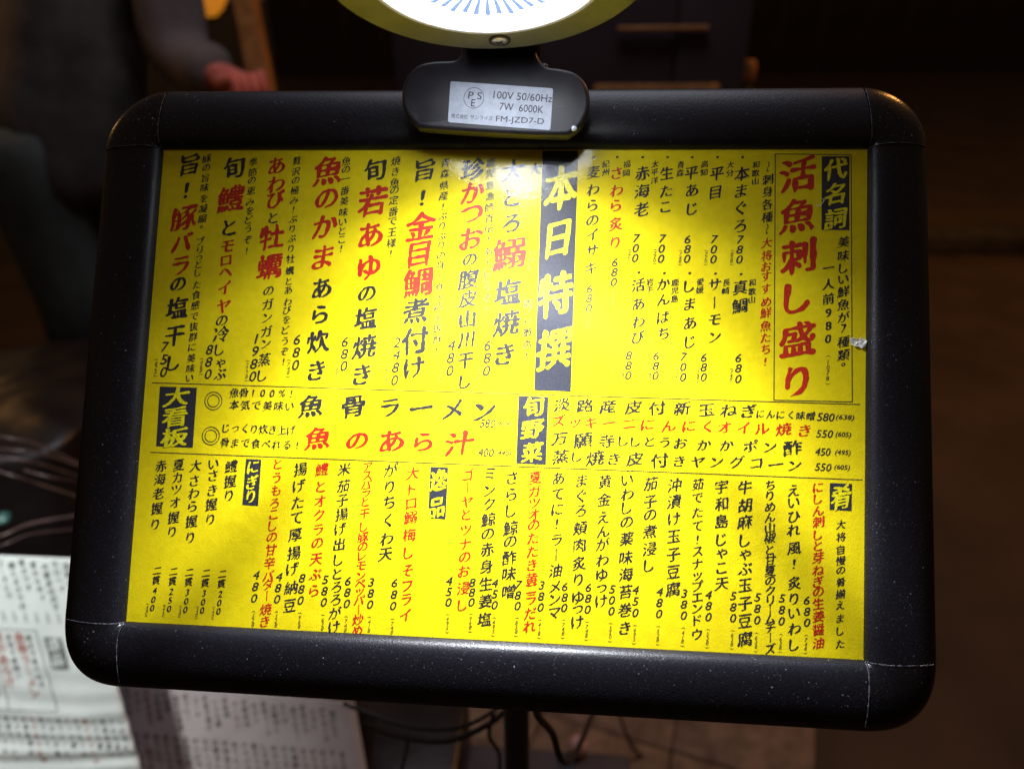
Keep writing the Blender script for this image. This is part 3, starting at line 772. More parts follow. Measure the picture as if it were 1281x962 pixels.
 ('dish_name','K','いわしの薬味海苔巻き',[76.7,76.8,76.8,76.8,76.9,76.9,77.0,77.0,77.0,77.1],[-47.9,-55.6,-62.9,-70.6,-79.6,-89.7,-98.6,-107.8,-117.5,-127.1],7.94,1.0,0,0),
 ('price','K','500',[70.0,69.9,69.8],[-106.9,-112.7,-118.5],5.55,0.95,-1,0),
 ('tax_price','K','(550)',[69.5,69.5,69.4,69.4,69.3],[-125.2,-127.6,-129.9,-132.2,-134.5],3.06,1.0,-1,0),
 ('dish_name','K','黄金えんがわゆっけ',[64.4,64.3,64.3,64.3,64.2,64.2,64.1,64.1,64.1],[-49.1,-59.0,-68.7,-76.3,-83.1,-91.6,-99.6,-106.4,-113.5],7.76,1.0,0,0),
 ('price','K','680',[57.2,57.1,57.0],[-106.6,-112.4,-118.3],5.57,0.95,-1,0),
 ('tax_price','K','(748)',[56.8,56.7,56.7,56.6,56.6],[-125.1,-127.4,-129.7,-132.1,-134.4],3.07,1.0,-1,0),
 ('dish_name','K','まぐろ頬肉炙りゆっけ',[51.9,51.8,51.8,51.7,51.7,51.6,51.6,51.5,51.5,51.5],[-49.2,-57.5,-65.6,-75.0,-84.1,-94.0,-102.7,-112.2,-118.2,-125.3],7.99,1.0,0,0),
 ('price','K','680',[44.4,44.4,44.3],[-106.8,-112.5,-118.1],5.59,0.95,-1,0),
 ('tax_price','K','(748)',[44.1,44.1,44.0,44.0,43.9],[-124.7,-127.1,-129.4,-131.7,-134.1],3.08,1.0,-1,0),
 ('dish_name','K','あてに!ラー油メンマ',[39.0,39.0,39.0,39.0,39.0,39.0,39.0,39.0,39.0,39.1],[-48.5,-57.1,-65.3,-73.2,-82.0,-90.0,-98.4,-107.1,-113.9,-121.1],7.81,1.0,0,0),
 ('price','K','380',[31.7,31.6,31.5],[-106.7,-112.6,-118.5],5.61,0.95,-1,0),
 ('tax_price','K','(418)',[31.2,31.2,31.2,31.1,31.1],[-125.3,-127.7,-130.0,-132.4,-134.7],3.09,1.0,-1,0),
 ('dish_name','R','夏ガツオのたたき黄ニラだれ',[26.3,26.3,26.2,26.2,26.2,26.1,26.1,26.0,26.0,26.0,25.9,25.9,25.9],[-48.6,-56.0,-62.6,-68.7,-74.5,-81.5,-88.7,-96.0,-103.6,-108.9,-114.6,-122.1,-128.9],7.4,1.0,0,0),
 ('dish_name','K','さらし鯨の酢味噌',[13.6,13.6,13.6,13.6,13.6,13.6,13.6,13.7],[-49.1,-58.1,-67.1,-76.6,-83.9,-92.7,-101.5,-111.0],8.32,1.0,0,0),
 ('price','K','780',[19.0,18.9,18.9],[-107.0,-112.7,-118.4],5.64,0.95,-1,0),
 ('tax_price','K','(858)',[18.7,18.6,18.6,18.6,18.5],[-125.0,-127.4,-129.7,-132.1,-134.4],3.11,1.0,-1,0),
 ('dish_name','K','ミンク鯨の赤身生姜塩',[1.2,1.2,1.2,1.1,1.1,1.1,1.1,1.1,1.0,1.0],[-47.1,-56.6,-64.0,-72.5,-80.3,-88.7,-97.9,-107.4,-116.6,-126.5],8.12,1.0,0,0),
 ('price','K','450',[6.1,6.2,6.3],[-106.8,-112.7,-118.6],5.66,0.95,-1,0),
 ('tax_price','K','(495)',[6.1,6.1,6.1,6.1,6.0],[-125.5,-127.8,-130.2,-132.6,-134.9],3.12,1.0,-1,0),
 ('dish_name','R','ゴーヤとツナのお浸し',[-11.2,-11.2,-11.2,-11.2,-11.3,-11.3,-11.3,-11.3,-11.4,-11.4],[-48.4,-55.4,-63.3,-70.2,-78.9,-86.6,-93.5,-101.2,-110.4,-119.5],7.5,1.0,0,0),
 ('price','K','880',[-6.4,-6.4,-6.5],[-107.1,-112.4,-117.7],5.68,0.95,-1,0),
 ('tax_price','K','(968)',[-6.7,-6.7,-6.7,-6.7,-6.7],[-124.1,-126.4,-128.8,-131.2,-133.5],3.13,1.0,-1,0),
 ('price','K','450',[-19.2,-19.2,-19.2],[-106.9,-112.7,-118.4],5.7,0.95,-1,0),
 ('tax_price','K','(495)',[-19.4,-19.4,-19.4,-19.4,-19.4],[-125.1,-127.4,-129.8,-132.2,-134.5],3.14,1.0,-1,0),
 ('dish_name','R','大トロ鰯梅しそフライ',[-42.3,-42.3,-42.4,-42.5,-42.6,-42.7,-42.8,-42.9,-43.0,-43.1],[-48.7,-57.5,-65.4,-73.2,-82.9,-92.6,-102.3,-110.8,-118.1,-126.5],7.78,1.0,0,0),
 ('dish_name','K','がりちくわ天',[-54.9,-55.0,-55.2,-55.3,-55.5,-55.7],[-47.5,-56.7,-65.4,-75.3,-85.5,-94.0],8.52,1.0,0,0),
 ('price','K','680',[-49.7,-49.8,-50.0],[-109.4,-115.7,-121.9],5.75,0.95,-1,0),
 ('tax_price','K','(748)',[-50.1,-50.1,-50.1,-50.1,-50.1],[-129.1,-131.5,-133.8,-136.2,-138.6],3.17,1.0,-1,0),
 ('dish_name','R','アスパラと干し豚のレモンペッパー炒め',[-68.2,-68.3,-68.4,-68.4,-68.5,-68.6,-68.7,-68.8,-68.9,-69.0,-69.1,-69.1,-69.2,-69.3,-69.3,-69.4,-69.5,-69.6],[-46.2,-51.0,-56.0,-60.5,-65.6,-72.3,-79.4,-85.3,-90.4,-95.4,-100.8,-106.7,-110.9,-115.2,-119.8,-124.9,-130.5,-136.2],6.49,1.0,0,0),
 ('price','K','380',[-62.9,-62.9,-63.0],[-109.7,-115.7,-121.8],5.77,0.95,-1,0),
 ('tax_price','K','(418)',[-63.1,-63.0,-63.0,-63.0,-63.0],[-128.8,-131.2,-133.6,-136.0,-138.3],3.18,1.0,-1,0),
 ('dish_name','K','米茄子揚げ出しとろろがけ',[-81.5,-81.6,-81.7,-81.8,-82.0,-82.1,-82.2,-82.4,-82.5,-82.6,-82.7,-82.8],[-48.0,-57.3,-65.3,-73.2,-81.3,-89.8,-98.3,-106.0,-113.3,-120.2,-127.5,-135.1],7.63,1.0,0,0),
 ('price','K','680',[-76.1,-76.2,-76.2],[-109.7,-115.9,-122.1],5.79,0.95,-1,0),
 ('tax_price','K','(748)',[-76.3,-76.3,-76.3,-76.3,-76.3],[-129.2,-131.6,-134.0,-136.4,-138.8],3.19,1.0,-1,0),
 ('dish_name','R','鱧とオクラの天ぷら',[-94.4,-94.5,-94.6,-94.7,-94.8,-94.9,-95.0,-95.1,-95.2],[-48.5,-58.2,-66.2,-74.1,-82.3,-89.6,-98.5,-107.0,-115.8],7.69,1.0,0,0),
 ('price','K','580',[-89.1,-89.2,-89.3],[-109.6,-115.8,-121.9],5.81,0.95,-1,0),
 ('tax_price','K','(638)',[-89.4,-89.4,-89.4,-89.4,-89.3],[-129.1,-131.5,-133.9,-136.3,-138.7],3.2,1.0,-1,0),
 ('dish_name','K','揚げたて厚揚げ納豆',[-107.0,-107.2,-107.4,-107.6,-107.9,-108.1,-108.3,-108.6,-108.8],[-49.0,-58.3,-67.6,-76.2,-85.8,-95.8,-104.6,-114.9,-124.8],8.16,1.0,0,0),
 ('price','K','880',[-102.4,-102.5,-102.6],[-109.4,-115.5,-121.6],5.84,0.95,-1,0),
 ('tax_price','K','(968)',[-102.7,-102.7,-102.7,-102.6,-102.6],[-128.6,-131.0,-133.4,-135.8,-138.2],3.22,1.0,-1,0),
 ('dish_name','R','とうもろこしの甘辛バター焼き',[-120.2,-120.4,-120.6,-120.8,-121.0,-121.1,-121.3,-121.5,-121.7,-121.9,-122.0,-122.2,-122.4,-122.6],[-46.5,-54.2,-61.4,-68.6,-74.8,-81.2,-87.5,-94.6,-101.9,-109.0,-113.8,-120.0,-127.6,-134.2],7.05,1.0,0,0),
 ('price','K','480',[-115.6,-115.9,-116.1],[-109.2,-115.4,-121.6],5.86,0.95,-1,0),
 ('tax_price','K','(528)',[-116.1,-116.1,-116.1,-116.0,-116.0],[-128.7,-131.1,-133.5,-135.9,-138.3],3.23,1.0,-1,0),
 ('price','K','480',[-128.9,-129.1,-129.4],[-108.9,-115.4,-121.8],5.88,0.95,-1,0),
 ('tax_price','K','(528)',[-129.4,-129.3,-129.3,-129.3,-129.2],[-129.2,-131.6,-134.0,-136.4,-138.8],3.24,1.0,-1,0),
 ('dish_name','K','鱧握り',[-147.5,-147.6,-147.7],[-48.8,-57.3,-65.4],7.63,1.0,0,0),
 ('dish_name','K','いさき握り',[-158.0,-157.9,-157.9,-157.8,-157.8],[-47.9,-54.4,-62.8,-70.8,-79.2],7.41,1.0,0,0),
 ('dish_name','K','大さわら握り',[-168.7,-168.8,-168.8,-168.8,-168.9,-168.9],[-49.2,-57.7,-64.9,-72.2,-80.8,-89.9],7.42,1.0,0,0),
 ('dish_name','K','夏カツオ握り',[-178.7,-179.0,-179.2,-179.4,-179.7,-179.9],[-49.2,-56.4,-63.3,-70.5,-79.1,-87.1],7.21,1.0,0,0),
 ('dish_name','K','赤海老握り',[-189.3,-189.5,-189.7,-189.9,-190.2],[-50.0,-57.7,-65.8,-74.3,-83.3],7.24,1.0,0,0),
 ('price','K','二貫200',[-148.7,-149.0,-149.2,-149.4,-149.6],[-109.3,-114.7,-120.4,-125.3,-130.0],5.23,1,0,0),
 ('tax_price','K','(220)',[-152.6,-152.6,-152.7,-152.8,-152.9],[-128.1,-129.7,-131.2,-132.8,-134.3],2.72,1.0,-1,0),
 ('price','K','二貫300',[-158.3,-158.5,-158.8,-158.9,-159.1],[-109.3,-114.7,-120.5,-125.4,-130.0],5.24,1,0,0),
 ('tax_price','K','(330)',[-162.1,-162.1,-162.2,-162.3,-162.4],[-128.2,-129.7,-131.3,-132.8,-134.4],2.73,1.0,-1,0),
 ('price','K','二貫300',[-168.1,-168.3,-168.6,-168.8,-169.0],[-109.3,-114.7,-120.5,-125.4,-130.1],5.26,1,0,0),
 ('tax_price','K','(330)',[-172.0,-172.1,-172.1,-172.2,-172.3],[-128.2,-129.8,-131.3,-132.9,-134.4],2.74,1.0,-1,0),
 ('price','K','二貫250',[-177.5,-177.8,-178.1,-178.4,-178.6],[-109.3,-114.7,-120.5,-125.4,-130.1],5.27,1,0,0),
 ('tax_price','K','(275)',[-181.6,-181.7,-181.8,-181.8,-181.9],[-128.3,-129.8,-131.4,-133.0,-134.5],2.75,1.0,-1,0),
 ('price','K','二貫400',[-187.2,-187.5,-187.9,-188.2,-188.6],[-109.3,-114.7,-120.6,-125.5,-130.2],5.29,1,0,0),
 ('tax_price','K','(440)',[-191.6,-191.6,-191.7,-191.8,-191.8],[-128.3,-129.9,-131.5,-133.0,-134.6],2.75,1.0,-1,0),
]
WORDS = [
 ('price','K','580',-5.76,-19.58,3.23,-19.6,4.7),
 ('tax_price','K','(638)',3.68,-19.67,12.63,-19.74,3.57),
 ('price','K','400',-6.04,-35.75,2.92,-35.78,4.68),
 ('tax_price','K','(440)',3.82,-36.02,12.53,-36.06,3.56),
 ('price','K','580',177.11,-10.2,186.52,-10.33,4.47),
 ('tax_price','K','(638)',187.15,-10.31,196.73,-10.39,3.39),
 ('price','K','550',176.72,-19.22,185.7,-19.34,4.24),
 ('tax_price','K','(605)',186.95,-19.65,195.06,-19.71,3.38),
 ('price','K','450',176.33,-28.93,184.46,-28.99,4.23),
 ('tax_price','K','(495)',186.75,-29.21,194.85,-29.3,3.38),
 ('price','K','550',176.15,-37.07,184.89,-37.17,4.22),
 ('tax_price','K','(605)',186.35,-37.12,194.44,-37.16,3.37),
]
PANELS = [
 ([(179.4,134.12),(194.24,134.08),(194.15,92.64),(179.38,92.56)],[('代',186.71,126.88,12.78,1),('名',186.34,112.91,12.73,1),('詞',186.75,98.83,12.68,1)]),
 ([(24.59,136.78),(44.89,136.84),(44.49,-0.42),(24.17,-0.21)],[('本',35.52,115.34,19.74,1.38),('日',34.85,85.96,18.22,1.28),('特',34.62,54.16,19.87,1.3),('撰',34.78,23.4,19.71,1.22)]),
 ([(-193.33,-4.4),(-170.98,-4.46),(-171.08,-39.04),(-193.03,-38.89)],[('大',-182.78,-9.9,16.08,0.75),('看',-183.1,-21.72,16.03,0.75),('板',-182.45,-33.46,16.92,0.68)]),
 ([(15.67,-3.72),(32.17,-3.81),(31.9,-41.18),(15.46,-41.17)],[('旬',23.98,-9.49,12.02,0.95),('野',23.81,-22.03,12.87,0.9),('菜',24.21,-34.63,11.94,0.95)]),
 ([(184.04,-45.38),(195.47,-45.49),(195.26,-59.76),(183.98,-59.51)],[('肴',189.72,-52.72,11.31,1.2)]),
 ([(-32.45,-44.75),(-22.51,-44.82),(-22.77,-73.36),(-32.62,-73.21)],[('逸',-27.67,-52.03,10.28,1.25),('品',-27.93,-67.07,10.24,1.2)]),
 ([(-139.06,-44.29),(-130.1,-44.42),(-130.46,-70.44),(-139.61,-70.32)],[('に',-134.54,-48.66,7.85,1.1),('ぎ',-134.56,-57.26,7.83,1.1),('り',-134.81,-65.31,7.81,1.1)]),
]
RULES = [((-198.29, -2.35), (199.85, -2.89)), ((-196.23, -42.49), (200.88, -43.12)), ((154.28, 135.31), (154.52, -1.92)), ((154.28, 135.31), (195.13, 134.99)), ((195.13, 134.99), (195.69, -1.64)), ((154.52, -1.92), (195.69, -1.64))]

# ------------------------------------------------------------------ the menu board
INNER = {'tl': (-0.20126, 0.13664), 'tr': (0.20385, 0.13819), 'br': (0.20133, -0.13674), 'bl': (-0.20355, -0.13848)}
OT = ((-0.20140, 0.17412), (0.20190, 0.17475))      # outer ends of the rails
OR_ = ((0.23650, 0.13960), (0.23950, -0.13660))
OB = ((-0.20350, -0.17575), (0.20130, -0.17424))
OL = ((-0.23950, 0.13600), (-0.24210, -0.13850))

board = thing('menu_board', 'black snap frame board with rounded corners holding the yellow menu, on a pole', 'menu board', MB)

PROFILE = [(0.0, -0.0004), (0.0, 0.0011), (0.006, 0.0017), (0.02, 0.0028), (0.045, 0.0042), (0.08, 0.0053), (0.13, 0.0062),
           (0.20, 0.0068), (0.29, 0.0070), (0.39, 0.0068), (0.50, 0.0063), (0.61, 0.0055), (0.72, 0.0044), (0.82, 0.0030),
           (0.90, 0.0014), (0.955, -0.0003), (0.988, -0.0022), (1.0, -0.0045), (1.0, -0.0095), (0.98, -0.0105)]

def sweep(sections, extra=0.0):
    """sections: list of (inner point, outer point); returns a strip mesh following PROFILE"""
    V, F = [], []
    n = len(PROFILE)
    for a, b in sections:
        a = Vector(a); b = Vector(b)
        for s, z in PROFILE:
            p = a.lerp(b, s)
            V.append((p.x, p.y, z + (extra if z > 0.0005 else 0)))
    for i in range(len(sections) - 1):
        for k in range(n - 1):
            F.append((i * n + k, (i + 1) * n + k, (i + 1) * n + k + 1, i * n + k + 1))
    F.append(tuple(range(n - 1, -1, -1)))
    F.append(tuple((len(sections) - 1) * n + k for k in range(n)))
    return V, F

def fix(me):
    bm = bmesh.new(); bm.from_mesh(me)
    bmesh.ops.remove_doubles(bm, verts=bm.verts, dist=1e-6)
    bmesh.ops.recalc_face_normals(bm, faces=bm.faces)
    bm.to_mesh(me); bm.free()
    me.polygons.foreach_set('use_smooth', [True] * len(me.polygons))
    me.set_sharp_from_angle(angle=R(55))
    return me

def lerp2(a, b, t_):
    return (a[0] + (b[0] - a[0]) * t_, a[1] + (b[1] - a[1]) * t_)

def rail(i0, i1, o0, o1):
    g = 0.0004
    L0 = (Vector(i1) - Vector(i0)).length
    secs = []
    for k in range(9):
        t_ = g / L0 + (1 - 2 * g / L0) * k / 8
        secs.append((lerp2(i0, i1, t_), lerp2(o0, o1, t_)))
    V, F = sweep(secs)
    return obj('frame_rail', fix(mesh('frame_rail', V, F, M_RAIL)), board)

I = INNER
rail(I['tl'], I['tr'], OT[0], OT[1])
rail(I['tr'], I['br'], OR_[0], OR_[1])
rail(I['br'], I['bl'], OB[1], OB[0])
rail(I['bl'], I['tl'], OL[1], OL[0])

def corner(c, o0, o1, bulge, n=18):
    c = Vector(c)
    a = Vector(o0) - c; b = Vector(o1) - c
    secs, ang0 = [], math.atan2(a.y, a.x)
    d = math.atan2(b.y, b.x) - ang0
    while d > math.pi: d -= 2 * math.pi
    while d < -math.pi: d += 2 * math.pi
    for k in range(n + 1):
        t_ = k / n
        th = ang0 + d * t_
        w = a.length * (1 - t_) + b.length * t_
        w *= 1 + bulge * math.sin(math.pi * t_) ** 2
        e = Vector((math.cos(th), math.sin(th)))
        secs.append((tuple(c + e * 0.0004), tuple(c + e * w)))
    V, F = sweep(secs, 0.00045)
    o = obj('frame_corner', fix(mesh('frame_corner', V, F, M_CORNER)), board)
    # worn pale edge of the moulding, along both seams
    for sec, sgn in ((secs[0], 1), (secs[-1], -1)):
        p0 = Vector(sec[0]); p1 = Vector(sec[1])
        side = Vector((-(p1 - p0).y, (p1 - p0).x)).normalized() * sgn * (1 if d > 0 else -1)
        V, F = [], []
        m_ = 0
        for k, (s_, z) in enumerate(PROFILE[1:15]):
            p = p0.lerp(p1, s_)
            wd = 0.00034 + 0.00022 * noise.noise(Vector((p.x * 300, p.y * 300, 3.3)))
            for off, dz in ((-0.00012, 0.0003), (0.0, 0.00062), (wd, 0.00062), (wd + 0.00015, 0.0003)):
                q = p + side * off
                V.append((q.x, q.y, z + dz))
            if k:
                for j in range(3):
                    F.append(((k - 1) * 4 + j, k * 4 + j, k * 4 + j + 1, (k - 1) * 4 + j + 1))
        e_ = obj('seam_edge', fix(mesh('seam_edge', V, F, M_WEAR)), o)
    return o

corner(I['tl'], OT[0], OL[0], -0.03)
corner(I['tr'], OR_[0], OT[1], 0.0)
corner(I['br'], OB[1], OR_[1], 0.05)
corner(I['bl'], OL[1], OB[0], 0.07)

v, f = box(0, 0, -0.0065, 0.455, 0.325, 0.007)
obj('back_panel', bevel_mesh(v, f, M_BACK, 0.002), board)

# cover film: fine grid over the window
nx, ny = 24, 16
V, F = [], []
for j in range(ny + 1):
    for i in range(nx + 1):
        u_, w_ = i / nx, j / ny
        top = Vector(I['tl']).lerp(Vector(I['tr']), u_); bot = Vector(I['bl']).lerp(Vector(I['br']), u_)
        p = top.lerp(bot, w_)
        V.append((p.x * 1.006, p.y * 1.008, 0.00085))
for j in range(ny):
    for i in range(nx):
        a = j * (nx + 1) + i
        F.append((a, a + 1, a + nx + 2, a + nx + 1))
part('clear_cover', V, F, M_COVER, board, True)

# pole under the board and its bracket
pole_top = MB.inverted() @ Vector((0.004, 0.075, 1.02))
foot = MB.inverted() @ Vector((0.004, 0.075, 0.0))
V, F = tube([pole_top, foot], 0.0115, 20)
obj('pole', fix(mesh('pole', V, F, M_CABLE)), board)
V, F = box(0.0, -0.04, -0.022, 0.07, 0.11, 0.026)
obj('pole_bracket', bevel_mesh(V, F, M_CABLE, 0.004), board)
fw_ = MB.inverted()
V, F = lathe([(0.0001, 0.028), (0.03, 0.027), (0.15, 0.016), (0.165, 0.010), (0.166, 0.0)], 48)
V = [fw_ @ (Vector(p) + Vector((0.004, 0.075, 0.001))) for p in V]
obj('pole_base', fix(mesh('pole_base', V, F, M_CABLE)), board)

# ------------------------------------------------------------------ the yellow sheet and its print
sheet_root = thing('menu_sheet', 'bright yellow Japanese menu sheet with black and red brush lettering inside the frame', 'menu sheet', MB)
V, F = [], []
for j in range(9):
    for i in range(13):
        V.append((-0.2085 + 0.417 * i / 12, 0.1435 - 0.287 * j / 8, 0.0))
for j in range(8):
    for i in range(12):
        a = j * 13 + i
        F.append((a, a + 13, a + 14, a + 1))
part('yellow_paper', V, F, M_SHEET, sheet_root)

for quad, chars in PANELS:
    q = [(x / 1000, y / 1000, 0.00012) for x, y in quad]
    n_ = 6
    blk = part('heading_block', [q[0], q[3], q[2], q[1]], [(0, 1, 2, 3)], M_PANEL, sheet_root)
    lettering('heading_lettering', [(c, x / 1000, y / 1000, s / 1000, s * a / 1000) for c, x, y, s, a in chars], 0.00024, M_PALE, blk, 2 if chars[0][3] > 12 else 1)

for name, colr, txt, xs, ys, sz, asp, w, h in LINES:
    w = -2 if name == 'tax_price' else w
    ch = []
    for i, c in enumerate(txt):
        s = (sz[i] if isinstance(sz, list) else sz) / 1000
        if c == '・':
            pass
        ch.append((c, xs[i] / 1000, ys[i] / 1000, s, s * asp))
    if w == -1:
        ch = [(c, x, y, s * (1.28 if s < 0.0064 else 1.12) if c in '0123456789' else s, (hh * (1.22 if s < 0.0064 else 1.08) if c in '0123456789' else hh)) for c, x, y, s, hh in ch]
    lettering(name, ch, 0.00012, M_RED if colr == 'R' else M_INK, sheet_root, w, vertical=not h)

def word_mesh(name, text, x0, y0, x1, y1, h, z, material, parent, weight=-1):
    g = glyph(text, weight, False, False, latin=True)
    gx = [p[0] for p in g[0]]; gy = [p[1] for p in g[0]]
    W_ = max(gx) - min(gx); H_ = max(gy) - min(gy)
    a = Vector((x0, y0)); b = Vector((x1, y1))
    d = (b - a); up = Vector((-d.y, d.x)).normalized()
    V = []
    for px, py in g[0]:
        p = a + d * ((px - min(gx)) / W_) + up * ((py - (min(gy) + max(gy)) / 2) / H_ * h)
        V.append((p.x, p.y, z))
    return part(name, V, g[1], material, parent)

for name, colr, t_, x0, y0, x1, y1, h in WORDS:
    word_mesh(name, t_, x0 / 1000, y0 / 1000, x1 / 1000, y1 / 1000, h / 1000, 0.00012, M_INK, sheet_root)

for a, b in RULES:
    a = Vector(a) / 1000; b = Vector(b) / 1000
    s_ = Vector((-(b - a).y, (b - a).x)).normalized() * 0.00022
    part('printed_rule', [(*(a + s_), .00012), (*(a - s_), .00012), (*(b - s_), .00012), (*(b + s_), .00012)], [(0, 1, 2, 3)], M_INK, sheet_root)

# ------------------------------------------------------------------ clip-on lamp
LM = MB @ at((0.0, 0.165, 0.010))
OFF = Vector((0.0, 0.165, 0.010))
lamp = thing('clip_lamp', 'black clip-on LED lamp with round glowing head clamped to the top of the menu frame', 'lamp', LM)
outline = [(0.01927, 0.1984), (0.02088, 0.18365), (0.02159, 0.18026), (0.02431, 0.17663), (0.02742, 0.17436), (0.03394, 0.17341), (0.0409, 0.17158), (0.04574, 0.16797), (0.04914, 0.16259), (0.05036, 0.15546), (0.04951, 0.14854), (0.04645, 0.14172), (0.04101, 0.13707), (0.03505, 0.13574), (-1e-05, 0.13704), (-0.03874, 0.13971), (-0.04415, 0.14174), (-0.04926, 0.14671), (-0.05222, 0.15305), (-0.05299, 0.16004), (-0.05153, 0.16714), (-0.04822, 0.17282), (-0.04303, 0.17666), (-0.03463, 0.17815), (-0.02489, 0.17858), (-0.02231, 0.18061), (-0.02109, 0.18333), (-0.02082, 0.19886)]
def plate(pts, z0, z1, material, name, bev, parent, off):
    n = len(pts)
    V = [(x - off.x, y - off.y, z0 - off.z) for x, y in pts] + [(x - off.x, y - off.y, z1 - off.z) for x, y in pts]
    bm = bmesh.new()
    vs = [bm.verts.new(p) for p in V]
    top = bm.faces.new(vs[n:]); bot = bm.faces.new(vs[:n][::-1])
    for i in range(n):
        bm.faces.new((vs[i], vs[(i + 1) % n], vs[n + (i + 1) % n], vs[n + i]))
    bmesh.ops.recalc_face_normals(bm, faces=bm.faces)
    rim = [e for e in bm.edges if all(v_.co.z > (z1 - off.z) - 1e-6 for v_ in e.verts)]
    bmesh.ops.bevel(bm, geom=rim, offset=bev, segments=4, affect='EDGES', profile=0.5)
    me = bpy.data.meshes.new(name); bm.to_mesh(me); bm.free()
    me.materials.append(material)
    me.polygons.foreach_set('use_smooth', [True] * len(me.polygons))
    me.set_sharp_from_angle(angle=R(40))
    return obj(name, me, parent)

# outline is counter-clockwise or not: smooth it with a spline first
ol = smooth_path([(x, y, 0) for x, y in outline] , 3)
plate([(p.x, p.y) for p in ol], 0.0178, 0.0240, M_BLACK, 'clip_body', 0.0024, lamp, OFF)
cen_ = Vector((0.0005, 0.1640))
inner_ = [(cen_.x + (p.x - cen_.x) * 0.86, cen_.y + (p.y - cen_.y) * 0.62) for p in ol]
plate(inner_, 0.0072, 0.0178, M_BLACK, 'clip_underside', 0.0006, lamp, OFF)
V, F = box(0.001 - OFF.x, 0.158 - OFF.y, -0.0150 - OFF.z, 0.085, 0.045, 0.008)
obj('rear_jaw', bevel_mesh(V, F, M_BLACK, 0.002), lamp)
V, F = box(0.001 - OFF.x, 0.1795 - OFF.y, -0.002 - OFF.z, 0.052, 0.006, 0.030)
obj('clip_bridge', bevel_mesh(V, F, M_BLACK, 0.002), lamp)
# neck reaching forward to the head
V, F = box(0.0022 - OFF.x, 0.1935 - OFF.y, 0.0270 - OFF.z, 0.041, 0.022, 0.030)
obj('neck', bevel_mesh(V, F, M_BLACK, 0.004), lamp)

HQ = (-LAMP_N).to_track_quat('Z', 'Y').to_matrix().to_4x4()
HM = Matrix.Translation(LAMP_C - OFF) @ HQ
def head_part(name, V, F, material, sm=True, parent=None):
    V = [HM @ Vector(p) for p in V]
    o = obj(name, mesh(name, V, F, material), parent or lamp)
    bm = bmesh.new(); bm.from_mesh(o.data); bmesh.ops.recalc_face_normals(bm, faces=bm.faces); bm.to_mesh(o.data); bm.free()
    if sm:
        o.data.polygons.foreach_set('use_smooth', [True] * len(o.data.polygons))
        o.data.set_sharp_from_angle(angle=R(35))
    return o
RR = LAMP_R
V, F = lathe([(RR * .70, 0.0004), (RR * .985, 0.0), (RR * .997, 0.0006), (RR, 0.0018)], 128)
head_part('head_face', V, F, M_FACE)
V, F = lathe([(RR, 0.0018), (RR, 0.011), (RR * .97, 0.0145), (RR * .5, 0.018), (0.0005, 0.019)], 128)
head_part('head_shell', V, F, M_BLACK)
V, F = lathe([(RR * .735, 0.0006), (RR * .735, -0.0012), (RR * .728, -0.0016), (RR * .702, -0.0016), (RR * .692, -0.0004), (RR * .69, 0.003)], 128)
head_part('lens_ring', V, F, M_RING)
V, F = lathe([(RR * .695, -0.0004), (RR * .60, -0.0008), (RR * .46, -0.0006), (RR * .44, -0.0004), (0.0005, -0.0004)], 96)
lens = head_part('lens', V, F, M_LENS)
# moulded ribs radiating across the lens
NR = 38
for k in range(NR):
    th = 2 * math.pi * k / NR
    r0, r1 = RR * .10, RR * (.470 + 0.012 * math.sin(k * 2.4))
    w0, w1 = 0.0003, 0.0016
    e = Vector((math.cos(th), math.sin(th), 0)); s_ = Vector((-e.y, e.x, 0))
    V = [e * r0 - s_ * w0, e * r1 - s_ * w1, e * (r1 + .0008), e * r1 + s_ * w1, e * r0 + s_ * w0]
    V = [(p.x, p.y, -0.0016) for p in V] + [(p.x * .999, p.y * .999, 0.0002) for p in V]
    F = [(0, 1, 2, 3, 4), (5, 9, 8, 7, 6)] + [(i, (i + 1) % 5 + 0, (i + 1) % 5 + 5, i + 5) for i in range(5)]
    head_part('lens_rib', V, F, M_RIB, False, lens)
# screw on the head face, on the side of the neck
sc_dir = HM.to_3x3().inverted() @ Vector((0.0, 0.0, -1.0)); sc_dir.z = 0; sc_dir.normalize()
sc = sc_dir * RR * 0.865
V, F = lathe([(0.0001, -0.0013), (0.0026, -0.0012), (0.0042, -0.0007), (0.0047, 0.0002)], 24)
V = [(p[0] + sc.x, p[1] + sc.y, p[2]) for p in V]
screw = head_part('screw', V, F, M_BRASS)
V, F = lathe([(0.0047, -0.0003), (0.0056, -0.00025), (0.0058, 0.0003)], 24)
V = [(p[0] + sc.x, p[1] + sc.y, p[2]) for p in V]
head_part('recess_ring', V, F, M_BRASSD, True, screw)
for a_ in (0.6, 0.6 + math.pi / 2):
    d_ = Vector((math.cos(a_), math.sin(a_))); s_ = Vector((-d_.y, d_.x))
    V = [(sc.x + (d_ * l + s_ * w).x, sc.y + (d_ * l + s_ * w).y, -0.00136) for l, w in ((-.0026, -.00045), (.0026, -.00045), (.0026, .00045), (-.0026, .00045))]
    head_part('cross_slot', V, [(0, 1, 2, 3)], M_BRASSD, False, screw)

